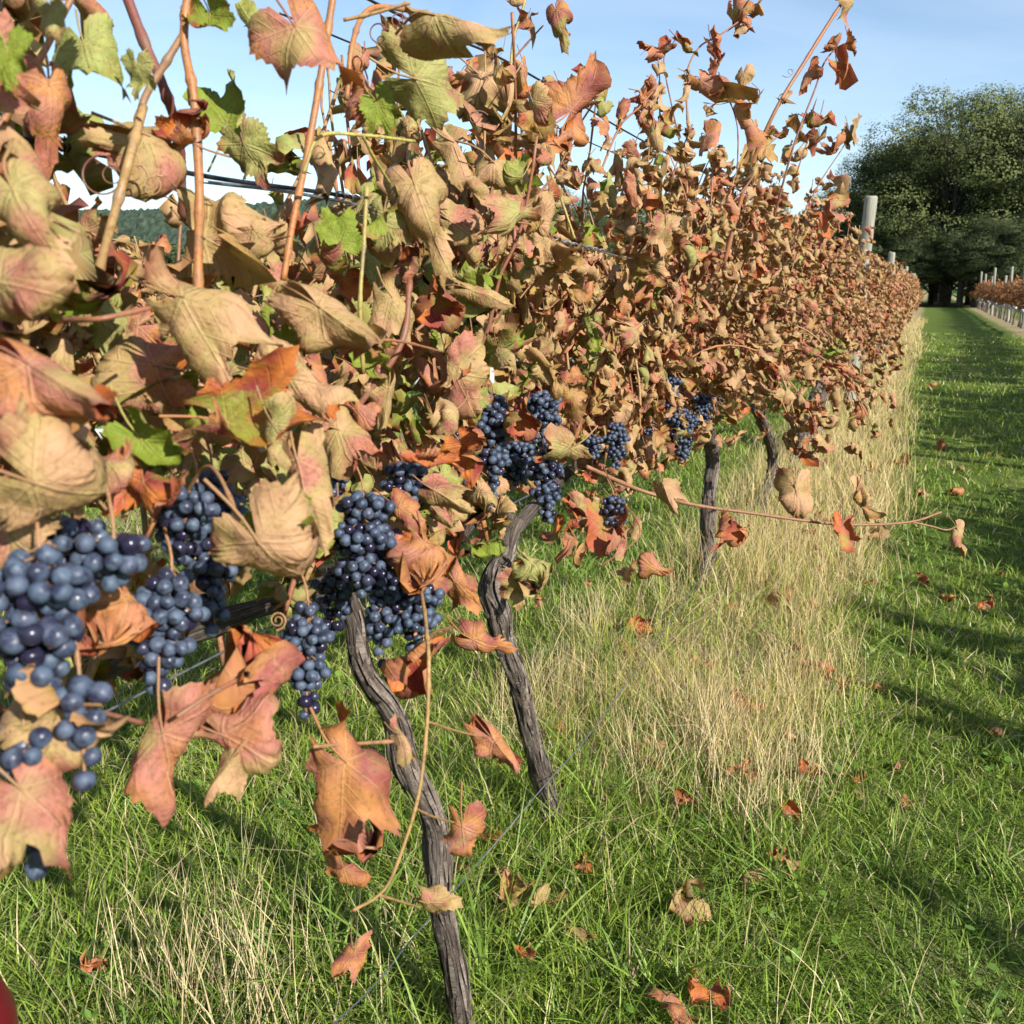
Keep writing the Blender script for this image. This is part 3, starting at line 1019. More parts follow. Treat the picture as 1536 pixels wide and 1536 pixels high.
# ---- the vines farther off, small in the picture: trunk and one crown of leaves each
def far_crown(seed, n, zc=.98, top=1.0, tonered=0.0):
    g = np.random.default_rng(seed)
    G = Geo()
    C = Geo()
    for path in grow_canes(g, -.95, .95, 12, zc, .6, top, .3, 0.0):
        C.add(*tube(path[::3], .0045, 3), col=(.2, 0, 0, 1))
        for k in range(2, 22):
            for rep in range(2 if k % 3 else 1):
                node = path[k] + g.normal(0, .05, 3)
                M, s, colr = canopy_leaf(g, node, 0.0, .055, .095, .01, -.0)
                V, F, uv, mi, e = LEAF_LOW[int(g.integers(len(LEAF_LOW)))]
                G.add(V * s @ M.T + node, F, uv, (min(1, colr[0] * .8 + tonered), colr[1], 0, 1), 0)
    return G.mesh('foliage', [M_LEAF_FAR]), C.mesh('cane', [M_PET_J])
FAR = [far_crown(200 + k, 0, .98, 1.0) for k in range(3)]
FAR_R = [far_crown(220 + k, 0, .80, 1.0, .16) for k in range(2)]
def far_trunk(seed, h):
    g = np.random.default_rng(seed)
    p = [np.array([0, 0, -.05]), np.array([g.normal(0, .05), g.normal(0, .06), h * .35]), np.array([g.normal(0, .05), g.normal(0, .08), h * .7]), np.array([0, 0, h])]
    me, _ = trunk_mesh(p, [.055, .045, .04, .045], (0, 0, 0), seed, 9, 16, .25)
    return me
FTR = [far_trunk(300 + k, .98) for k in range(4)]
FTR_R = [far_trunk(310 + k, .82) for k in range(3)]
def far_vine(x, y, crowns, trunks, k, label, group, tall=1.0):
    v = thing('grapevine', label, 'grapevine', (x + random.uniform(-.05, .05), y, 0), group)
    link('trunk', trunks[k % len(trunks)], v)
    c = crowns[(k * 7 + k // 3) % len(crowns)]
    o = link('foliage', c[0], v); o['kind'] = 'stuff'
    o2 = link('cane', c[1], v); o2['kind'] = 'stuff'
    if k % 2:
        o.rotation_euler = o2.rotation_euler = (0, 0, math.pi)
    s = random.uniform(.92, 1.08) * tall
    o.scale = o2.scale = (s, 1.03, s)
y = 15.4; k = 0
while y < 66:
    far_vine(ROW_X, y, FAR, FTR, k, 'rusty leaved grapevine far down the near row', GR)
    y += 1.88; k += 1
far_vine(ROW_X, -1.25, FAR, FTR, 3, 'rusty leaved grapevine far down the near row', GR)
y = -8.0; k = 0
while y < 92:
    far_vine(LANE_R, y, FAR_R, FTR_R, k, 'reddish brown grapevine in the row across the grass lane', 'grapevines across the lane', (1.32 if k % 4 else .9) if y < 22 else 1.0)
    y += 1.92; k += 1
y = -1.0; k = 1
while y < 42:
    far_vine(ROW_L, y, FAR, FTR, k, 'grapevine seen through gaps, in the row behind the near one', 'grapevines of the row behind')
    y += 1.9; k += 1

# ------------------------------------------------------------------ posts
def post_mesh(seed, r, h):
    g = np.random.default_rng(seed)
    z = np.concatenate([np.linspace(-.3, h - .03, 9), [h - .008, h]])
    p = np.column_stack([g.normal(0, .006, 11).cumsum() * .5, g.normal(0, .006, 11).cumsum() * .5, z])
    rr = np.linspace(r * 1.06, r * .95, 11) * (1 + g.normal(0, .02, 11))
    rr[-1] *= .82
    V, F, uv = tube(p, rr, 14, .10, seed)
    return make_mesh('post', V, F, [M_POST], None, uv)
pp = at_x(1299, 294, -.80)
pt = thing('trellis_post', 'thick grey weathered post standing tall above the vine leaves', 'post', (-.80, pp[1], 0), 'wooden trellis posts', post_mesh(1, .074, pp[2]))
pt.rotation_euler = (0, math.radians(1.2), 0)
POSTS = [post_mesh(40 + k, .06, 2.05 + .1 * k) for k in range(3)]
pq = at_x(1336, 400, -.82)
thing('trellis_post', 'pale slim post just past the thick grey one in the near row', 'post', (-.82, pq[1], 0), 'wooden trellis posts', post_mesh(2, .07, 2.22))
for k, y in enumerate((26, 33, 40, 47, 54, 61)):
    o = thing('trellis_post', 'slim post among rusty leaves far down the near row', 'post', (ROW_X + .05, y, 0), 'wooden trellis posts', POSTS[k % 3])
for k, y in enumerate(np.arange(2, 96, 5.6)):
    o = thing('trellis_post', 'pale wooden post poking up from the row across the lane', 'post', (LANE_R + random.uniform(-.1, .1), y, 0), 'posts across the lane', POSTS[(k * 2) % 3])
    o.rotation_euler = (random.uniform(-.03, .03), random.uniform(-.05, .06), 0)
    o.scale = (1.1, 1.1, random.uniform(.97, 1.12))
for k, y in enumerate(np.arange(11, 40, 6.5)):
    thing('trellis_post', 'wooden post in the row behind the near one', 'post', (ROW_L, y, 0), 'posts of the row behind', POSTS[k % 3])

# ------------------------------------------------------------------ trellis wires
def wire(name, label, pts, r, mat, n=60, sag=0.0):
    P = smooth_path(pts, n)
    base = np.array([P[0][0], P[0][1], 0.0])
    V, F, uv = tube(P, r, 7)
    return thing(name, label, 'wire', tuple(base), 'trellis wires', make_mesh('wire', V - base, F, [mat], None, uv)), base, P
def coil(parent, base, P, r, pitch, turns, mat, name='wire_coil'):
    """wire wound round another wire"""
    t = np.linspace(0, 1, int(turns * 10))
    c = np.array([P[0] * (1 - a) + P[1] * a for a in t])
    d = P[1] - P[0]
    d = d / np.linalg.norm(d)
    u = np.cross(d, [0, 0, 1.0]); u /= np.linalg.norm(u)
    w = np.cross(d, u)
    a = t * turns * 2 * math.pi
    pth = c + pitch * (np.cos(a)[:, None] * u + np.sin(a)[:, None] * w)
    V, F, uv = tube(pth, r, 5)
    return link(name, make_mesh('coil', V - base, F, [mat], None, uv), parent)
xw = -.84
w1, b1, P1 = wire('trellis_wire', 'thick dark wire crossing the near leaves at eye height', [at_x(-160, 172, xw), at_x(60, 214, xw), at_x(180, 238, xw), at_x(330, 268, xw), at_x(550, 300, xw), at_x(740, 345, xw)], .0031, M_WIRE_DARK)
coil(w1, b1, (at_x(48, 205, xw), at_x(112, 222, xw)), .0016, .0062, 9, M_WIRE_DARK)
coil(w1, b1, (at_x(500, 291, xw), at_x(560, 301, xw)), .0014, .005, 5, M_WIRE_GALV)
w2, b2, P2 = wire('trellis_wire', 'silver wire with a twisted joint running on above the fruit', [at_x(300, 272, xw - .02), at_x(480, 296, xw), at_x(720, 346, xw), at_x(860, 366, xw), at_x(960, 390, xw - .02), np.array([ROW_X, 4.6, 1.60]), np.array([ROW_X, 11, 1.6])], .0024, M_WIRE_GALV)
coil(w2, b2, (at_x(815, 358, xw), at_x(905, 378, xw)), .0022, .0065, 8, M_WIRE_GALV)
xt = -.90
w3, b3, P3 = wire('trellis_wire', 'black top wire slanting down against the sky to a silver joint', [at_x(380, -90, xt), at_x(545, -5, xt), at_x(640, 42, xt), at_x(740, 82, xt), at_x(830, 132, xt), np.array([ROW_X, 3.4, 1.97]), np.array([ROW_X, 6, 1.97]), np.array([ROW_X, 11.5, 2.0])], .0026, M_WIRE_DARK)
coil(w3, b3, (at_x(818, 124, xt), at_x(842, 140, xt)), .0016, .0055, 5, M_WIRE_GALV)
w4, b4, P4 = wire('trellis_wire', 'thin dark wire behind the top leaves, below the black one', [at_x(420, 20, -1.0), at_x(545, 72, -1.0), at_x(660, 118, -1.0), at_x(800, 175, -1.0), np.array([-1.0, 4, 1.93]), np.array([-1.0, 11.5, 1.95])], .0018, M_WIRE_DARK)
w5, b5, P5 = wire('trellis_wire', 'fruiting wire carrying the vine heads among the bunches', [np.array([ROW_X, -.5, .975]), np.array([ROW_X, 3, .965]), np.array([ROW_X, 7, .97]), np.array([ROW_X, 20.8, .98])], .002, M_WIRE_GALV)
w6, b6, P6 = wire('trellis_wire', 'loose grey wire running low through the grass past the trunks', [at_x(380, 1640, -.80), at_x(550, 1490, -.84), at_x(625, 1400, -.86), at_x(712, 1301, -.86), at_x(817, 1178, -.805), at_x(912, 1064, -.78), np.array([-.85, 4.4, .2]), np.array([-.9, 7, .2])], .0017, M_WIRE_GALV)

# ------------------------------------------------------------------ grape bunches
def ico(sub):
    import bmesh
    bm = bmesh.new()
    bmesh.ops.create_icosphere(bm, subdivisions=sub, radius=1.0)
    V = np.array([v.co[:] for v in bm.verts])
    F = np.array([[v.index for v in f.verts] for f in bm.faces])
    bm.free()
    return V, F
IV3, IF3 = ico(3)
IV2, IF2 = ico(2)
def grape_shape(seed):
    g = np.random.default_rng(seed)
    V = IV3 * np.array([g.uniform(.93, 1.05), g.uniform(.93, 1.05), g.uniform(1.0, 1.12)])
    for k in range(3):      # slightly squashed where it meets its neighbours
        d = g.normal(0, 1, 3); d /= np.linalg.norm(d)
        h = np.maximum(0, V @ d - g.uniform(.80, .9))
        V = V - h[:, None] * d * .8
    d = np.array([0, 0, -1.0])
    V = V - np.clip((V @ d - .985) * 6, 0, .06)[:, None] * d
    return make_mesh('grape', V, IF3, [M_GRAPE])
GRAPE_ME = [grape_shape(k) for k in range(8)]
left_grapes = {}
def bunch(vine, px0, py0, px1, py1, wpx, dep, seed, diam=.0145, shoulder=.35, label=None):
    """hangs from pixel 0 to pixel 1 at that depth"""
    g = np.random.default_rng(seed)
    T, B = at_d(px0, py0, dep), at_d(px1, py1, dep)
    R = wpx / FPX * dep / 2
    ax = B - T
    L = np.linalg.norm(ax)
    d = ax / L
    u = np.cross(d, C_F); u /= np.linalg.norm(u)
    w = np.cross(d, u)
    pts, dia = [], []
    for k in range(12000):
        t = g.uniform(0, 1)
        rr = R * (np.interp(t, [0, .12, .35, .75, 1], [.55, .95, 1.0, .72, .30]))
        rr = max(rr * (1 + .22 * math.sin(3 * t * 6.28 + seed)) - diam / 2, .002)
        a = g.uniform(0, 6.283)
        q = rr * math.sqrt(g.uniform(.2, 1.0))
        c = T + d * (t * (L - diam) + diam / 2) + q * (math.cos(a) * u + math.sin(a) * w)
        s = diam * g.uniform(.86, 1.1)
        if pts:
            D = np.linalg.norm(np.array(pts) - c, axis=1)
            if np.any(D < (np.array(dia) + s) * .43):
                continue
        pts.append(c); dia.append(s)
        if len(pts) > 230:
            break
    G = Geo()
    axis = smooth_path([T + np.array([-.02, .016, .028]), T, T + d * L * .5, T + d * L * .95], 12)
    G.add(*tube(axis, np.linspace(.0015, .0009, 12), 6))
    for c in pts:
        t = np.clip((c - T) @ d / L - .08, 0, .9)
        G.add(*tube([T + d * L * t, (T + d * L * t + c) / 2 + g.normal(0, .001, 3), c], [.0010, .0008, .0009], 4, 0, 0, False))
    vb = np.array(vine.location)
    b = link('grape_bunch', make_mesh('rachis', np.concatenate(G.V) - T, np.concatenate(G.F), [M_CANE], None, np.concatenate(G.UV)), vine, tuple(T - vb))
    b.color = (.3, 0, 0, 1)
    if label:
        b['label'] = label
    used = left_grapes.get(vine.name, 0)
    order = np.argsort([np.linalg.norm(c - CAMP) for c in pts])
    rest = Geo()
    for i in order:
        if used < 300:
            o = link('grape', GRAPE_ME[int(g.integers(8))], b, tuple(pts[i] - T))
            o.scale = (dia[i] / 2,) * 3
            o.rotation_euler = tuple(g.uniform(0, 6.28, 3))
            used += 1
        else:
            rest.add(IV2 * dia[i] / 2 + pts[i] - T, IF2, None, (g.uniform(), 0, 0, 1))
    left_grapes[vine.name] = used
    if rest.n:
        o = link('more_grapes', rest.mesh('more_grapes', [M_GRAPE_J]), b)
        o['kind'] = 'stuff'
BUN = [
    (vA, 58, 815, 50, 1062, 165, .60, .0145), (vA, 118, 1000, 128, 1188, 80, .60, .0138), (vA, 170, 790, 165, 900, 100, .66, .0138), (vA, 35, 1080, 40, 1190, 100, .60, .0140), (vA, 45, 1200, 52, 1328, 80, .62, .0140),
    (vA, 258, 850, 232, 1050, 112, .80, .0135), (vA, 318, 700, 322, 958, 100, .92, .0140), (vA, 296, 720, 262, 850, 86, .84, .0135), (vA, 262, 740, 255, 830, 70, .90, .0135),
    (vA, 545, 735, 540, 905, 100, 1.14, .0140), (vA, 585, 790, 568, 1005, 78, 1.18, .0140), (vA, 622, 850, 625, 985, 88, 1.20, .0140), (vA, 462, 900, 460, 1088, 74, 1.0, .0132), (vA, 505, 850, 500, 960, 66, 1.22, .0136),
    (vA, 90, 770, 95, 860, 120, .68, .0140), (vA, 612, 690, 605, 780, 70, 1.25, .0136), (vA, 490, 680, 496, 780, 66, 1.2, .0136),
    (vB, 741, 590, 742, 748, 58, 1.62, .0150), (vB, 815, 670, 822, 788, 56, 1.75, .0140), (vB, 690, 640, 692, 735, 60, 1.66, .0140), (vB, 812, 585, 815, 680, 60, 1.85, .0140),
    (vB, 775, 660, 778, 735, 60, 1.85, .0140), (vB, 921, 742, 921, 802, 44, 1.85, .0135), (vB, 925, 632, 924, 706, 38, 2.55, .014), (vB, 888, 650, 893, 690, 34, 2.55, .014),
    (vC, 1024, 612, 1024, 692, 46, 3.15, .0155), (vC, 1005, 560, 998, 622, 40, 3.4, .015), (vC, 1052, 590, 1055, 640, 32, 3.5, .015), (vC, 972, 630, 970, 676, 32, 3.4, .015), (vC, 1100, 545, 1102, 590, 30, 4.2, .015)]
for k, (v, a, b, c, d, w, dep, dm) in enumerate(BUN):
    bunch(v, a, b, c, d, w, dep, 500 + k, dm)

# ------------------------------------------------------------------ the leaves and shoots that stand out singly
# px, py (middle of the leaf), length px, depth, tip angle (0 right, 90 up), underside?, shape, tone, green
ROLL, CUP, CRUM, DRAPE, FLAT = 0, 1, 2, 3, 4
HERO = [
    (38, 320, 250, .62, -62, 1, ROLL, .16, .5), (30, 430, 190, .60, -10, 1, CUP, .22, .5), (75, 565, 240, .58, -32, 1, DRAPE, .42, 0), (95, 745, 300, .58, -25, 1, ROLL, .02, .1), (70, 690, 180, .62, 150, 1, CUP, .1, .2),
    (60, 1215, 250, .58, -48, 1, CUP, .27, 0), (55, 1075, 170, .60, -160, 1, CRUM, .1, 0), (250, 1135, 210, .74, -80, 1, ROLL, .3, 0), (365, 1115, 180, .76, -22, 1, CRUM, .3, 0), (335, 1160, 130, .75, -120, 1, DRAPE, .15, 0),
    (395, 1010, 160, .80, 95, 0, CRUM, .5, 0), (545, 1165, 210, .88, -40, 1, CUP, .62, 0), (615, 1105, 90, .98, -12, 1, CUP, .1, 0), (750, 1122, 100, 1.3, -52, 1, DRAPE, .4, 0), (695, 1262, 130, 1.3, -85, 1, ROLL, .55, 0),
    (657, 1358, 84, 1.2, -12, 1, CUP, .12, 0), (508, 1265, 110, 1.0, -50, 0, CRUM, .5, .5), (520, 1320, 110, 1.02, -75, 1, ROLL, .55, 0), (536, 1440, 74, 1.2, -70, 1, CUP, .5, 0),
    (410, 852, 270, .72, -60, 1, ROLL, .04, .1), (430, 780, 130, .74, -30, 0, FLAT, .95, .9), (455, 725, 200, .78, -75, 1, DRAPE, .12, .2), (375, 645, 210, .80, -18, 0, CUP, .6, .6), (420, 655, 120, .78, -60, 1, ROLL, .15, .6), (228, 680, 190, .76, -52, 0, FLAT, 1.0, .9),
    (178, 690, 110, .70, 5, 1, CUP, .38, .1), (215, 745, 120, .76, -90, 0, CRUM, .58, 0), (310, 450, 220, .78, -8, 1, CUP, .10, .3), (505, 478, 190, .90, -35, 1, DRAPE, .05, .1), (458, 570, 160, .88, -8, 1, ROLL, .06, .1),
    (255, 215, 210, .92, -20, 1, CUP, .15, .4), (262, 200, 130, .95, 150, 0, CRUM, .62, .3), (85, 25, 120, .72, -60, 1, FLAT, .14, .7), (135, 90, 170, .86, -70, 1, FLAT, .95, .8), (200, 112, 95, .84, -100, 1, FLAT, .95, .9), (320, 40, 120, .95, -75, 0, FLAT, .9, .7),
    (15, 95, 130, .64, -80, 0, FLAT, 1.0, .95), (78, 160, 200, .76, -82, 1, ROLL, .62, 0), (460, 65, 210, .90, -55, 1, FLAT, .40, .3), (375, 55, 120, 1.05, 178, 1, CUP, .9, .8), (556, 155, 140, 1.15, -85, 1, FLAT, .45, .4), (575, 170, 100, 1.15, -60, 0, FLAT, .95, .8),
    (650, 122, 190, 1.2, -8, 1, FLAT, .2, .9), (680, 30, 180, 1.05, -15, 1, DRAPE, .1, .5), (634, 310, 220, 1.2, -70, 1, ROLL, .08, .3), (575, 340, 110, 1.22, -95, 1, ROLL, .2, .7), (692, 585, 180, 1.35, -68, 1, ROLL, .22, .2),
    (530, 650, 140, 1.15, -15, 1, CUP, .25, .2), (612, 770, 100, 1.15, -32, 1, ROLL, .7, 0), (668, 745, 120, 1.22, -30, 1, DRAPE, .05, 0), (780, 640, 84, 1.6, -85, 0, CRUM, .72, 0), (840, 680, 100, 1.7, 210, 1, CUP, .25, .6),
    (610, 1003, 130, 1.1, -125, 0, CRUM, .58, 0), (728, 968, 120, 1.32, -25, 1, ROLL, .6, 0), (640, 835, 110, 1.15, -80, 1, CRUM, .5, 0), (690, 882, 90, 1.3, -50, 1, CUP, .62, 0), (182, 920, 140, .74, -95, 1, CRUM, .55, 0), (118, 928, 110, .86, -100, 1, FLAT, .18, .6),
    (350, 165, 140, 1.15, 65, 0, CUP, 1.0, .9), (372, 235, 140, 1.1, -70, 1, FLAT, .75, .8), (200, 545, 190, .86, 175, 1, CUP, .35, .1), (245, 605, 160, .88, 190, 0, FLAT, 1.0, .9), (500, 350, 120, 1.1, 120, 0, FLAT, 1.0, .95), (300, 520, 110, .95, -100, 0, FLAT, .6, .4),
    (130, 425, 110, .95, -80, 0, FLAT, .62, .7), (130, 330, 90, .95, 80, 1, CUP, .2, .5), (870, 150, 110, 1.9, 50, 1, CRUM, .6, 0), (836, 32, 96, 1.7, -85, 1, ROLL, .8, 0), (790, 155, 80, 1.7, -30, 0, CUP, .58, 0),
    (1193, 745, 90, 2.5, -92, 1, CUP, .06, 0), (1272, 762, 84, 2.5, -120, 1, DRAPE, .1, 0), (1262, 805, 84, 2.45, -95, 0, ROLL, .4, 0), (1441, 806, 56, 2.5, -70, 1, ROLL, .08, 0),
    (908, 800, 100, 1.85, -85, 0, CUP, .3, .4), (975, 848, 64, 2.1, 150, 1, CRUM, .5, 0), (1086, 815, 80, 2.3, -80, 0, CUP, .5, 0), (1000, 742, 90, 2.1, -70, 1, DRAPE, .06, 0), (885, 795, 70, 1.85, -100, 1, ROLL, .1, .0), (945, 820, 60, 1.9, -60, 1, CUP, .2, .4),
    (560, 560, 110, 1.2, -60, 0, FLAT, 1.0, .9), (330, 370, 150, 1.0, -30, 1, CRUM, .1, .1), (390, 360, 120, 1.05, -60, 1, CUP, .04, .0), (600, 460, 120, 1.2, -50, 1, CUP, .08, .1), (660, 470, 110, 1.3, -80, 0, CRUM, .68, 0), (720, 440, 100, 1.4, -20, 1, DRAPE, .06, 0),
    (700, 220, 130, 1.4, -20, 1, CUP, .05, .1), (760, 260, 150, 1.5, -40, 1, ROLL, .07, .1), (690, 340, 110, 1.5, -30, 1, CUP, .12, .3), (740, 130, 120, 1.6, -40, 1, CRUM, .1, .2), (600, 60, 80, 1.3, -100, 0, CRUM, .8, 0),
    (815, 350, 110, 1.8, -60, 1, ROLL, .05, 0), (770, 330, 90, 1.7, 210, 1, CUP, .3, 0), (450, 470, 100, 1.0, -100, 1, CUP, .3, 0), (540, 100, 90, 1.15, -100, 1, ROLL, .4, 0), (20, 610, 120, .8, -90, 0, FLAT, .95, .8), (10, 830, 150, .62, -100, 1, CUP, .1, .1), (580, 600, 100, 1.2, -100, 1, DRAPE, .12, .2),
    (630, 920, 80, 1.2, -80, 1, DRAPE, .55, 0), (300, 600, 120, .9, -40, 1, CUP, .2, .8), (440, 520, 100, .95, 30, 0, FLAT, 1.0, .9), (110, 480, 120, .9, -20, 1, CRUM, .1, .0), (700, 680, 80, 1.3, -60, 0, CRUM, .55, .0), (655, 880, 70, 1.2, -70, 1, CRUM, .52, .0)]
gh_ = np.random.default_rng(909)
hero_seen = {}
for (px, py, L, dep, ang, un, shp, tone, grn) in HERO:
    g = gh_
    a = math.radians(ang)
    tip = math.cos(a) * C_R + math.sin(a) * C_U + g.normal(0, .18) * C_F
    nrm = (C_F if un else -C_F) + g.normal(0, .22, 3)
    M = frame_from(tip, nrm)
    idx = shp + 5 * int(g.integers(5))
    me, e = LEAF_HI[idx]
    k_len = {ROLL: 1.4, CUP: 1.38, CRUM: 1.25, DRAPE: 1.38, FLAT: 1.60}[shp]
    s = L / FPX * dep / k_len * .95
    c = at_d(px, py, dep)
    loc = c - (math.cos(a) * C_R + math.sin(a) * C_U) * s * .25
    y = c[1]
    v = vA if y < 1.85 and px < 720 else (vB if y < 3.2 and px < 1150 else vB)
    put_leaf(v, me, M, loc, s, (tone, float(g.uniform()), grn, 1))
    hero_seen[v.name] = hero_seen.get(v.name, 0) + 1

# smaller crumpled leaves tangled between the big ones
for k in range(58):
    g = gh_
    px, py = g.uniform(0, 720), g.uniform(330, 780)
    if 180 < px < 300 and py < 480 or 90 < px < 300 and py < 345:
        continue
    dep = .66 + .62 * px / 720 + g.uniform(-.02, .22)
    tip = -C_U + g.normal(0, .8, 3)
    M = frame_from(tip, (C_F if g.uniform() < .7 else -C_F) + g.normal(0, .5, 3))
    me, e = LEAF_HI[int(g.choice([0, 1, 2, 3])) + 5 * int(g.integers(5))]
    put_leaf(vA, me, M, at_d(px, py, dep), float(g.uniform(.042, .062)), rand_tone(g, .22, .28))
def hero_cane(vine, pts, r0, r1, tone, seed):
    P = smooth_path([at_d(*p) for p in pts], max(10, len(pts) * 7))
    vb = np.array(vine.location)
    o = link('cane', cane_mesh(P, r0, r1, seed, 9, vb), vine)
    o.color = (tone, 0, 0, 1)
    return P
HC = [
    (vA, [(300, 560, .98), (297, 400, .97), (299, 290, .96), (291, 150, .95), (276, 60, .95), (284, -30, .95)], .0058, .0048, .6),
    (vA, [(205, 190, .95), (218, 145, .95), (246, 98, .95), (274, 52, .95)], .0045, .0040, .3),
    (vA, [(215, 160, .9), (195, 235, .86), (184, 275, .86), (170, 325, .86), (150, 400, .87), (120, 520, .9)], .0050, .0046, .22),
    (vA, [(170, -60, 1.0), (215, 60, 1.0), (245, 130, 1.0), (268, 210, 1.04), (275, 330, 1.1)], .0066, .0056, .8),
    (vA, [(505, -40, 1.1), (488, 70, 1.1), (475, 150, 1.1), (458, 245, 1.1), (440, 330, 1.1), (425, 420, 1.1)], .0050, .0045, .6),
    (vA, [(625, 850, 1.26), (636, 915, 1.10), (641, 960, 1.03), (643, 1000, 1.0), (640, 1090, 1.0), (626, 1200, 1.0), (590, 1310, 1.0), (565, 1345, 1.0), (528, 1366, 1.0)], .0029, .0018, .2),
    (vA, [(568, 1342, 1.0), (600, 1352, 1.05), (632, 1362, 1.15)], .0016, .0014, .25),
    (vA, [(622, 1212, 1.0), (650, 1225, 1.1), (682, 1234, 1.25)], .0016, .0014, .25),
    (vA, [(640, 1082, 1.0), (680, 1095, 1.12), (725, 1106, 1.26)], .0018, .0015, .25),
    (vA, [(590, 1112, .96), (540, 1115, .92), (470, 1120, .85)], .0022, .0020, .3),
    (vA, [(40, 1040, .62), (120, 1060, .64), (215, 1085, .72)], .0022, .0020, .4),
    (vA, [(355, 1020, .78), (310, 1045, .74), (265, 1075, .72)], .0022, .002, .45),
    (vA, [(560, 1272, 1.0), (535, 1270, 1.0), (510, 1268, 1.0)], .0014, .0012, .25),
    (vA, [(680, 940, 1.25), (650, 950, 1.1), (640, 975, 1.02)], .0016, .0014, .4),
    (vA, [(95, 480, .75), (150, 478, .72), (225, 462, .76)], .0026, .0022, .45),
    (vA, [(270, 755, .85), (315, 700, .8), (365, 790, .74)], .0020, .0020, .3),
    (vA, [(250, 800, .9), (280, 700, .9), (310, 610, .9), (320, 540, .92)], .0048, .0040, .25),
    (vA, [(-10, 860, .75), (20, 780, .75), (60, 620, .8), (75, 540, .8)], .0060, .0052, .62),
    (vA, [(455, 260, 1.0), (480, 205, 1.0), (545, 203, 1.02), (622, 212, 1.1)], .0022, .0020, 1.0),
    (vA, [(545, 205, 1.02), (560, 235, 1.05), (585, 275, 1.1)], .0020, .0018, 1.0),
    (vA, [(550, 280, 1.12), (546, 360, 1.12), (540, 460, 1.12), (545, 560, 1.15)], .0030, .0028, .95),
    (vA, [(500, 760, 1.2), (520, 640, 1.2), (600, 520, 1.2), (615, 420, 1.22)], .0052, .0042, .75),
    (vA, [(515, 30, 1.05), (560, 20, 1.05), (615, 4, 1.05)], .0024, .0022, .25),
    (vA, [(640, 20, 1.3), (560, 12, 1.2), (530, 60, 1.15), (520, 150, 1.15)], .0040, .0036, .6),
    (vA, [(540, 510, 1.1), (600, 512, 1.15), (665, 528, 1.3)], .0020, .0018, .45),
    (vB, [(765, 120, 1.75), (770, 60, 1.75), (785, 10, 1.75), (795, -30, 1.75)], .0032, .0026, .95),
    (vB, [(760, 100, 1.75), (795, 60, 1.75), (815, 38, 1.72)], .0022, .0016, .75),
    (vB, [(822, 250, 2.0), (842, 300, 2.0), (862, 358, 2.0)], .0030, .0030, .95),
    (vB, [(900, 850, 2.1), (960, 800, 2.1), (925, 740, 2.2), (905, 700, 2.3)], .0018, .0018, .45),
    (vB, [(880, 700, 2.3), (960, 735, 2.5), (1040, 757, 2.5), (1130, 770, 2.5), (1240, 785, 2.5), (1310, 787, 2.5), (1370, 782, 2.5), (1412, 768, 2.5)], .0062, .0030, .35),
    (vB, [(1368, 783, 2.5), (1400, 790, 2.5), (1420, 795, 2.5), (1438, 788, 2.5)], .0028, .0018, .35),
    (vB, [(1192, 726, 2.5), (1196, 755, 2.5), (1190, 778, 2.5)], .0018, .0018, .4), (vB, [(1280, 740, 2.5), (1283, 765, 2.5), (1276, 786, 2.5)], .0018, .0018, .4),
    (vC, [(1085, 400, 3.9), (1120, 270, 3.8), (1160, 172, 3.7), (1210, 88, 3.7), (1262, 6, 3.7), (1290, -30, 3.7)], .0100, .0070, .5),
    (vC, [(1160, 330, 3.9), (1190, 220, 3.8), (1222, 135, 3.8), (1236, 95, 3.8), (1258, 70, 3.8), (1285, 62, 3.8)], .0052, .0026, .8),
    (vC, [(1030, 320, 3.6), (1032, 200, 3.6), (1030, 115, 3.6), (1048, 72, 3.6), (1080, 52, 3.6), (1120, 24, 3.6)], .0060, .0026, .5),
    (vC, [(1106, 260, 3.6), (1106, 190, 3.6), (1090, 140, 3.6), (1078, 108, 3.6)], .0032, .0022, .8),
    (vC, [(1030, 260, 3.3), (1008, 160, 3.3), (996, 95, 3.3), (1002, 55, 3.3)], .0034, .0020, .8),
    (vC, [(1195, 260, 4.0), (1210, 215, 4.0), (1228, 180, 4.0), (1236, 150, 4.0)], .0030, .002, .8), (vC, [(1205, 320, 4.4), (1232, 270, 4.4), (1262, 225, 4.4), (1275, 200, 4.4)], .0036, .002, .75),
    (vB, [(900, 260, 2.6), (930, 190, 2.6), (960, 160, 2.6), (985, 130, 2.6)], .0036, .0024, .5)]
for k, (v, pts, r0, r1, tone) in enumerate(HC):
    hero_cane(v, pts, r0 * .86, r1 * .86, tone, k)
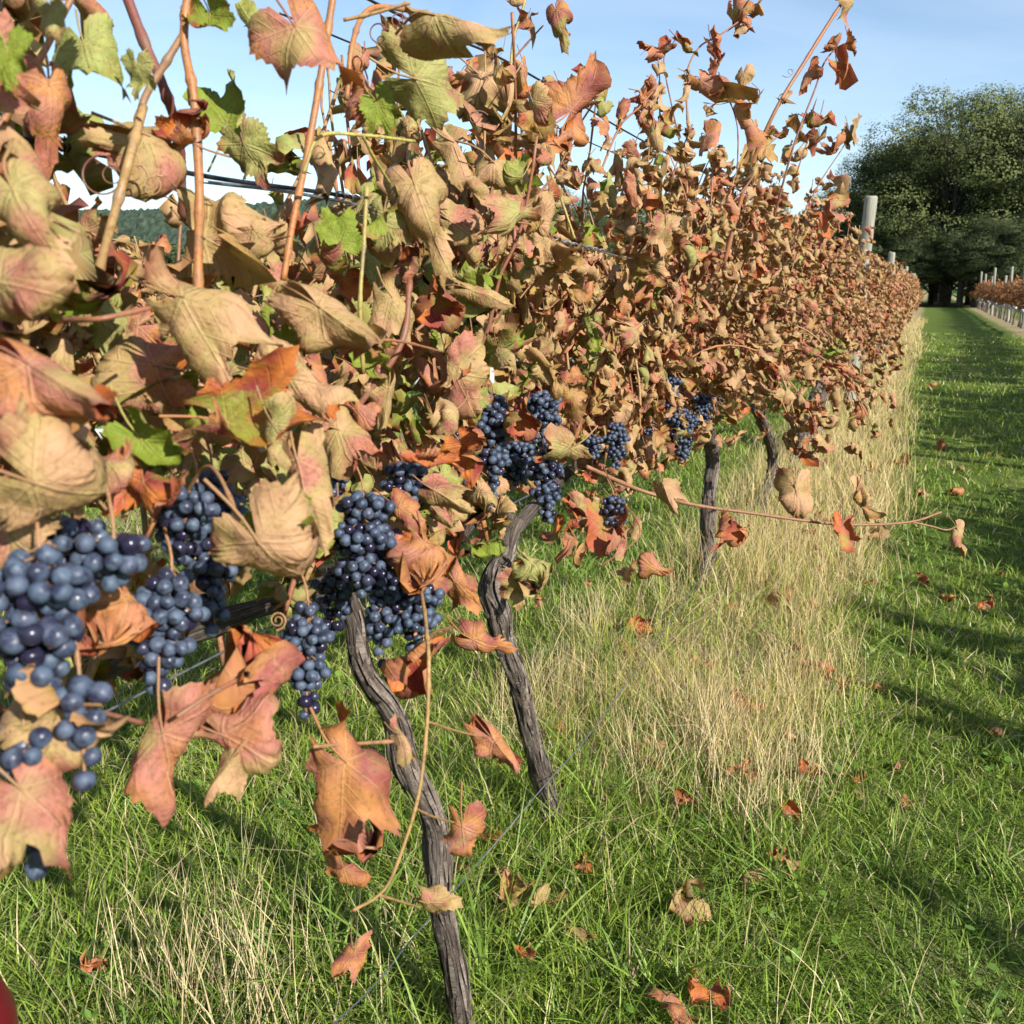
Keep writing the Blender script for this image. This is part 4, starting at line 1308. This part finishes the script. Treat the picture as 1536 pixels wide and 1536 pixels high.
# shrivelled leaves on the tall shoots against the sky
SHOOT = [(978, 78, 44, 3.3), (1000, 85, 40, 3.3), (1020, 72, 44, 3.3), (1070, 76, 46, 3.6), (1100, 25, 46, 3.6), (1128, 15, 34, 3.6), (1108, 50, 36, 3.6), (1122, 36, 30, 3.6), (1078, 104, 34, 3.6), (1115, 118, 38, 3.6), (1050, 130, 54, 3.6), (1035, 125, 44, 3.6),
         (1075, 150, 46, 3.6), (1140, 155, 48, 3.7), (1095, 165, 60, 3.6), (1212, 115, 44, 3.8), (1258, 105, 50, 3.8), (1256, 78, 42, 3.8), (1272, 66, 38, 3.8), (1276, 12, 48, 3.7), (1168, 160, 50, 3.7), (1222, 195, 50, 4.0), (1200, 200, 44, 4.0), (1228, 215, 40, 4.0), (1262, 222, 44, 4.4), (1240, 236, 44, 4.4),
         (1275, 205, 36, 4.4), (885, 130, 60, 2.6), (925, 175, 50, 2.6), (985, 135, 44, 2.6), (970, 160, 60, 2.6), (1005, 180, 50, 3.0), (960, 185, 60, 2.8), (790, 40, 40, 1.75), (775, 18, 36, 1.75), (1252, 285, 40, 4.6), (1255, 310, 40, 5), (1240, 330, 40, 5), (1190, 250, 60, 4.2), (1150, 230, 60, 4), (1060, 215, 60, 3.6), (1130, 195, 50, 3.7)]
for px, py, L, dep in SHOOT:
    g = gh_
    tip = -C_U + g.normal(0, .7, 3)
    M = frame_from(tip, g.normal(0, 1, 3))
    me, e, _ = LEAF_MID[int(g.choice([0, 2, 5, 7, 10, 12, 15, 17, 20, 22, 23]))]
    s = L / FPX * dep / 1.25
    v = vB if dep < 2.7 else vC
    put_leaf(v, me, M, at_d(px, py - L * .2, dep), s, (float(g.choice([.05, .15, .45, .75, .4])), float(g.uniform()), 0, 1))
# curling tendrils
def tendril(vine, px, py, dep, seed, size=.03):
    g = np.random.default_rng(seed)
    t = np.linspace(0, 1, 40)
    a = t ** 1.5 * g.uniform(9, 15) + g.uniform(0, 6)
    r = size * (1 - .75 * t)
    p0 = at_d(px, py, dep)
    P = p0 + (r * np.cos(a))[:, None] * C_R + (r * np.sin(a))[:, None] * C_U + (t * size)[:, None] * g.normal(0, .6, 3)
    V, F, uv = tube(P, np.linspace(.0012, .0006, 40), 5)
    o = link('tendril', make_mesh('tendril', V - np.array(vine.location), F, [M_CANE], None, uv), vine)
    o.color = (float(g.choice([.25, .8])), 0, 0, 1)
for k, (px, py, dep, s) in enumerate(((145, 270, .86, .022), (205, 265, .9, .012), (235, 285, .9, .014), (415, 930, .9, .010), (800, 180, 1.7, .016), (830, 195, 1.8, .012), (330, 1040, .8, .012), (590, 30, 1.2, .016), (560, 40, 1.1, .012), (1180, 110, 3.8, .02), (720, 180, 1.5, .015))):
    tendril(vA if dep < 1.5 else (vB if dep < 2.5 else vC), px, py, dep, 700 + k, s)

# ------------------------------------------------------------------ netting in the neighbouring rows, tag
def net_roll(label, x, y0, y1, z, seed):
    g = np.random.default_rng(seed)
    n = int((y1 - y0) * 5)
    yy = np.linspace(y0, y1, n)
    P = np.column_stack([x + g.normal(0, .02, n), yy, z + g.normal(0, .012, n) + .05 * np.sin(yy * 1.9)])
    r = .022 + .03 * np.abs(np.sin(yy * 2.3 + seed)) + g.uniform(0, .015, n)
    V, F, uv = tube(P, r, 10, .35, seed)
    b = np.array([x, y0, 0])
    thing('bird_netting', label, 'netting', tuple(b), None, make_mesh('netting', V - b, F, [M_NET], None, uv))
net_roll('white bird netting bundled along the row behind the near vines', ROW_L + .12, -1, 30, .62, 3)
net_roll('white bird netting bundled low along the row across the lane', LANE_R - .05, 34, 88, .62, 4)
tg = at_d(738, 552, 1.9)
V, F, uv = tube([tg + np.array([0, 0, -.03]), tg + np.array([0, 0, .03])], .006, 4)
t = thing('row_tag', 'small white plastic tag hung among the leaves over the bunches', 'tag', tuple(tg), None, make_mesh('tag', (V - tg) * np.array([1, 1, 1]), F, [M_TAG], None, uv, None, False))

# ------------------------------------------------------------------ red object at the edge of the picture
# its rounded shoulder just enters the frame at the lower left
rim = at_d(6, 1512, 1.12)
pr = rim - C_R * .086
hc = rim[2] + .035
P = np.array([[0, 0, z] for z in (0, .012, .10, .20, hc - .065, hc - .03, hc - .010, hc)])
V, F, uv = tube(P, [.075, .082, .086, .086, .086, .074, .05, .006], 30)
jug = thing('plastic_can', 'dark red rounded plastic can standing in the grass beside the vine', 'can', (pr[0], pr[1], 0), None)
link('body', make_mesh('can', V, F, [M_RED], None, uv), jug)
V, F, uv = tube([[0, 0, hc - .01], [0, 0, hc + .025], [0, 0, hc + .032]], [.024, .024, .02], 16)
link('cap', make_mesh('cap', V, F, [M_RED], None, uv), jug)

# ------------------------------------------------------------------ fallen leaves lying on the grass
FALL = [(1235, 1000, 60), (1222, 992, 50), (1312, 1025, 36), (1110, 1060, 44), (1185, 1097, 36), (1212, 1160, 40), (1347, 1143, 38), (1140, 1302, 74), (1062, 1490, 64), (1036, 1372, 70), (780, 1355, 84), (745, 1300, 60), (1432, 732, 30), (1426, 895, 34), (1482, 914, 42),
        (1290, 1192, 24), (1356, 1210, 26), (1250, 790, 40), (1210, 800, 34), (1232, 775, 30), (1050, 990, 36), (955, 945, 50), (1412, 670, 26), (1348, 692, 26), (1310, 708, 28), (1255, 725, 28), (1300, 740, 30), (1306, 800, 34), (735, 1255, 60), (700, 1300, 50), (860, 1390, 44), (790, 1430, 50),
        (1005, 1490, 60), (1030, 1520, 50), (945, 970, 40), (1155, 905, 34), (1175, 885, 34), (1150, 870, 30), (1095, 905, 34), (1445, 700, 26), (1395, 575, 16), (1385, 735, 28), (1220, 900, 30), (1120, 1170, 40), (840, 1100, 40), (980, 1110, 36), (1190, 1290, 34), (150, 1440, 40), (870, 1300, 36), (1490, 1090, 30), (1110, 600, 14)]
gf = np.random.default_rng(31)
for k in range(46):
    q = np.array([gf.normal(-.55, .5), gf.uniform(2.2, 9.5), .06])
    a_, b_, d_ = project(q)
    if 700 < a_ < 1536 and b_ < 1536:
        FALL.append((float(a_), float(b_), .07 * FPX / float(d_) * gf.uniform(.6, 1.1)))
for k, (px, py, L) in enumerate(FALL):
    lift = .035 if px > 1250 else .10
    p = at_ground(px, py, lift)
    dep = project(p)[2]
    me, e = LEAF_HI[int(gf.choice([0, 1, 2, 5, 6, 7, 10, 12, 15, 17, 21, 22]))]
    lane = px > 1275
    lab = 'dry brown leaf fallen on the green grass lane' if lane else ('curled brown leaf fallen in the long dry grass under the vines' if py < 1180 else 'crumpled rust brown leaf lying in the grass near the front trunks')
    o = thing('fallen_leaf', lab, 'leaf', tuple(p), 'leaves fallen on the lane' if lane else 'leaves fallen under the vines', me)
    M = frame_from(gf.normal(0, 1, 3) * np.array([1, 1, .18]), gf.normal(0, .28, 3) + np.array([0, 0, gf.choice([1, -1])]))
    s = L / FPX * dep / 1.3
    m4 = Matrix.Identity(4)
    for i in range(3):
        for j in range(3):
            m4[i][j] = float(M[i, j]) * s
        m4[i][3] = float(p[i])
    o.matrix_basis = m4
    o.color = (float(gf.choice([.45, .6, .5, .1])), float(gf.uniform()), 0, 1)

# ------------------------------------------------------------------ grass
def blades(x, y, h, w, lean, bend, tint, seg=2, g=None, z0=None):
    """curved tapering blades; all arrays (n,), tint (n,3)"""
    n = len(x)
    z = gh(x, y) - .01 if z0 is None else z0
    az = g.uniform(0, 2 * math.pi, n)
    dx, dy = np.cos(az), np.sin(az)
    fa = g.uniform(0, 2 * math.pi, n)          # facing
    sx, sy = np.cos(fa), np.sin(fa)
    V = []
    for k in range(seg + 1):
        t = k / seg
        out = lean * t * h + bend * h * t * t
        up = h * t * np.sqrt(np.clip(1 - (lean + bend * t) ** 2 * .55, .12, 1))
        cx, cy_, cz = x + dx * out, y + dy * out, z + up
        if k < seg:
            ww = w * (1 - .55 * t ** 1.5) * .5
            V.append(np.stack([cx - sx * ww, cy_ - sy * ww, cz], -1))
            V.append(np.stack([cx + sx * ww, cy_ + sy * ww, cz], -1))
        else:
            V.append(np.stack([cx, cy_, cz], -1))
    V = np.stack(V, 1)                          # n, 2seg+1, 3
    m = 2 * seg + 1
    base = (np.arange(n) * m)[:, None]
    f = []
    for k in range(seg - 1):
        a = 2 * k
        f += [[a, a + 1, a + 3], [a, a + 3, a + 2]]
    a = 2 * (seg - 1)
    f.append([a, a + 1, a + 2])
    F = (base[:, :, None] + np.array(f)[None]).reshape(-1, 3)
    C = np.repeat(np.concatenate([tint, np.ones((n, 1))], 1), m, 0)
    return V.reshape(-1, 3), F, C

def vnoise(x, y, s, seed):
    g = np.random.default_rng(seed)
    o = np.zeros_like(x)
    for k in range(6):
        d = g.normal(0, 1, 2) / s
        o += np.sin(x * d[0] * 3 + y * d[1] * 3 + g.uniform(0, 6.3))
    return o / 6 + .0

def scatter(g, rho0, d0, power, dmax, half=1.02, dmin=.7):
    """points in a wedge in front of the camera, thinning with distance"""
    r = np.geomspace(dmin, dmax, 400)
    rho = rho0 * np.minimum(1, (d0 / r) ** power)
    dens = rho * r
    cum = np.concatenate([[0], np.cumsum((dens[1:] + dens[:-1]) / 2 * np.diff(r))])
    n = int(cum[-1] * 2 * half)
    rr = np.interp(g.uniform(0, cum[-1], n), cum, r)
    a = g.uniform(-half, half, n) - YAW
    return rr * np.sin(a), rr * np.cos(a), rr

def mixc(a, b, t): return a[None] * (1 - t[:, None]) + b[None] * t[:, None]
GREEN_A, GREEN_B, YEL, DRY = np.array([.105, .19, .022]), np.array([.265, .365, .046]), np.array([.42, .42, .07]), np.array([.62, .50, .27])

def straw_mask(x, y):
    """dry strip under the vines, from the second trunk on"""
    f = np.clip(1 - np.abs(x - (ROW_X + .28)) / .62 + .35 * vnoise(x, y, 1.3, 4), 0, 1)
    return np.clip(f * 2.2, 0, 1) * np.clip(.75 + .8 * vnoise(x, y, .38, 21), .2, 1) * np.clip((y - 2.25 - .3 * vnoise(x, y, .9, 9)) / .6, 0, 1) * (x > ROW_X - .55)

g = np.random.default_rng(41)
x, y, r = scatter(g, 5400, 2.6, 1.75, 34)
sm = straw_mask(x, y)
keep = g.uniform(0, 1, len(x)) > sm * .5
x, y, r, sm = x[keep], y[keep], r[keep], sm[keep]
n = len(x)
pn = vnoise(x, y, .55, 1)
pn2 = vnoise(x, y, 1.6, 2)
row = np.exp(-((x - ROW_X) / .45) ** 2)
h = (.055 + .05 * g.uniform(0, 1, n) ** 2 + .035 * np.clip(pn + .2, 0, 1) + .10 * row * g.uniform(.2, 1, n)) * np.where(x < ROW_X - .5, .9, np.where(x > -.05, .78, 1.0))
h *= np.where(g.uniform(0, 1, n) < .04, 1.8, 1.0)
w = (.0028 + .0022 * g.uniform(0, 1, n)) * np.maximum(1, r / 2.6) ** .72
t = np.clip(g.uniform(0, 1, n) * .8 + pn * .35, 0, 1)
tint = mixc(GREEN_A, GREEN_B, t)
yl = np.clip(g.uniform(-.5, .75, n) + .55 * pn2, 0, 1)
tint = tint * (1 - yl[:, None] * .55) + YEL[None] * yl[:, None] * .55
dr = (g.uniform(0, 1, n) < .09 + .10 * np.clip(pn2, 0, 1) + .25 * sm)
tint[dr] = DRY * g.uniform(.6, 1.1, (dr.sum(), 1))
tint *= g.uniform(.75, 1.2, (n, 1))
near = r < 4.2
V1, F1, C1 = blades(x[near], y[near], h[near] * g.uniform(.8, 1.5, near.sum()), w[near], g.normal(.35, .3, near.sum()), g.uniform(.1, .9, near.sum()), tint[near], 3, g)
V2, F2, C2 = blades(x[~near], y[~near], h[~near] * g.uniform(.8, 1.4, (~near).sum()), w[~near], g.normal(.3, .3, (~near).sum()), g.uniform(.1, .8, (~near).sum()), tint[~near], 2, g)
o = link('lawn_grass', make_mesh('lawn_grass', np.concatenate([V1, V2]), np.concatenate([F1, F2 + len(V1)]), [M_GRASS], None, None, np.concatenate([C1, C2])))
o['kind'] = 'stuff'; o['label'] = 'short green grass of the lane and under the vines'; o['category'] = 'grass'

# tall dry straw
x, y, r = scatter(g, 4600, 3.2, 1.4, 48, 1.0, 1.2)
sm = straw_mask(x, y)
keep = g.uniform(0, 1, len(x)) < sm
x, y, r = x[keep], y[keep], r[keep]
n = len(x)
hs = g.uniform(.14, .40, n) * (.75 + .35 * np.clip(vnoise(x, y, .5, 6) + .4, 0, 1))
hs *= np.where((np.abs(x + .75) < .32) & (np.abs(y - 3.75) < .5), .45, 1.0)
ws = g.uniform(.0012, .0024, n) * np.maximum(1, r / 3.2) ** .75
tc = mixc(np.array([.68, .53, .28]), np.array([.52, .38, .16]), g.uniform(0, 1, n)) * g.uniform(.75, 1.15, (n, 1))
gr_ = g.uniform(0, 1, n) < .16
tc[gr_] = YEL * g.uniform(.7, 1.1, (gr_.sum(), 1))
Vs, Fs, Cs = blades(x, y, hs, ws, g.normal(.16, .24, n), g.uniform(0, .6, n), tc, 3, g)
# straw scattered in the greener near grass and on the left
x2, y2, r2 = scatter(g, 60, 2.5, 1.2, 14, 1.0, 1.0)
k2 = (x2 < 0.1)
x2, y2, r2 = x2[k2], y2[k2], r2[k2]
n2 = len(x2)
Vt, Ft, Ct = blades(x2, y2, g.uniform(.12, .38, n2), g.uniform(.0013, .0026, n2), g.normal(.3, .25, n2), g.uniform(0, .6, n2), np.array([.62, .49, .26])[None] * g.uniform(.6, 1.15, (n2, 1)), 3, g)
# clumps of dead stalks, as between the left edge and the front trunk
Vc, Fc, Cc = [], [], []
off = 0
for px, py, cnt, hh in ((345, 1520, 60, .40), (300, 1480, 45, .36), (400, 1560, 60, .36), (235, 1500, 40, .34), (560, 1500, 50, .3), (1130, 1250, 120, .30), (1060, 1150, 160, .33), (820, 1060, 120, .30), (880, 960, 120, .30), (360, 1390, 25, .3), (1180, 1180, 120, .25), (960, 1200, 70, .28)):
    p = at_ground(px, py)
    xx = p[0] + g.normal(0, .075, cnt); yy = p[1] + g.normal(0, .075, cnt)
    a, b, c = blades(xx, yy, g.uniform(.45, 1.05, cnt) * hh, g.uniform(.0016, .0032, cnt), g.normal(.15, .15, cnt), g.uniform(0, .35, cnt), np.array([.66, .53, .29])[None] * g.uniform(.65, 1.1, (cnt, 1)), 3, g)
    Vc.append(a); Fc.append(b + off); Cc.append(c); off += len(a)
Vc, Fc, Cc = np.concatenate(Vc), np.concatenate(Fc), np.concatenate(Cc)
n1_, n2_ = len(Vs), len(Vs) + len(Vt)
o = link('dry_grass', make_mesh('dry_grass', np.concatenate([Vs, Vt, Vc]), np.concatenate([Fs, Ft + n1_, Fc + n2_]), [M_STRAW], None, None, np.concatenate([Cs, Ct, Cc])))
o['kind'] = 'stuff'; o['label'] = 'tall dry straw along the strip under the vines'; o['category'] = 'grass'

# broad bladed green tufts
TUFTS = [(600, 1470, 44, .34, 'broad bladed bright green tuft round the foot of the nearest trunk'), (735, 1500, 36, .30, 'green tuft growing close against the right of the nearest trunk'), (640, 1440, 30, .30, None), (500, 1500, 34, .30, None), (1180, 1360, 60, .26, 'fullest green tuft, at the front edge of the straw strip'), (1215, 990, 36, .22, 'green tuft beside a clump of fallen leaves in the straw'), (1090, 1290, 30, .24, None), (1400, 990, 34, .16, None), (1480, 1140, 40, .15, None), (980, 1520, 40, .26, None),
         (880, 1230, 34, .22, 'green tuft at the foot of the slim wavy trunk'), (1260, 930, 30, .18, None), (900, 1010, 40, .26, None), (690, 1240, 26, .2, None), (1330, 1330, 30, .14, None), (360, 1330, 30, .2, 'green tuft just behind the clump of pale dead stalks'), (120, 1480, 30, .16, None), (870, 880, 40, .24, None), (960, 880, 40, .24, None), (1500, 1340, 40, .14, None), (450, 1450, 34, .28, None)]
for k, (px, py, cnt, hh, lab) in enumerate(TUFTS):
    p = at_ground(px, py)
    xx = g.normal(0, .035, cnt); yy = g.normal(0, .035, cnt)
    a, b, c = blades(xx, yy, g.uniform(.5, 1.1, cnt) * hh, g.uniform(.004, .0085, cnt), g.uniform(.1, .75, cnt), g.uniform(.1, .8, cnt), mixc(np.array([.13, .235, .03]), np.array([.25, .34, .055]), g.uniform(0, 1, cnt)) * g.uniform(.8, 1.15, (cnt, 1)), 4, g, np.full(cnt, -.02))
    z = float(gh(p[0], p[1]))
    thing('grass_tuft', lab or ('green grass tuft on the shaded grass lane' if px > 1300 else 'broad bladed green tuft in the grass under the vines'), 'grass', (p[0], p[1], z), 'green grass tufts', make_mesh('tuft', a, b, [M_GRASS], None, None, c))

# clover and small weeds
x, y, r = scatter(g, 420, 2.6, 1.5, 12)
cl = vnoise(x, y, .5, 12) > .12
x, y, r = x[cl], y[cl], r[cl]
n = len(x)
m_ = 6
a0 = g.uniform(0, 6.28, n)
rad = g.uniform(.006, .013, n)
zc = gh(x, y) + g.uniform(.02, .07, n)
tl = g.normal(0, .35, (n, 2))
V = np.zeros((n, m_, 3))
for k in range(m_):
    aa = a0 + k * 2 * math.pi / m_
    ox, oy = rad * np.cos(aa), rad * np.sin(aa)
    V[:, k] = np.stack([x + ox, y + oy, zc + ox * tl[:, 0] + oy * tl[:, 1]], -1)
F = (np.arange(n) * m_)[:, None, None] + np.array([[0, 1, 2], [0, 2, 3], [0, 3, 4], [0, 4, 5]])[None]
C = np.repeat(np.concatenate([mixc(np.array([.10, .20, .03]), np.array([.19, .31, .05]), g.uniform(0, 1, n)), np.ones((n, 1))], 1), m_, 0)
o = link('clover', make_mesh('clover', V.reshape(-1, 3), F.reshape(-1, 3), [M_GRASS], None, None, C))
o['kind'] = 'stuff'; o['label'] = 'small round clover leaves among the grass'; o['category'] = 'clover'
print('hero leaves', hero_seen, 'grapes', left_grapes, 'objects', len(bpy.data.objects), 'tris', sum(len(m.loops) - 2 * len(m.polygons) for m in bpy.data.meshes))
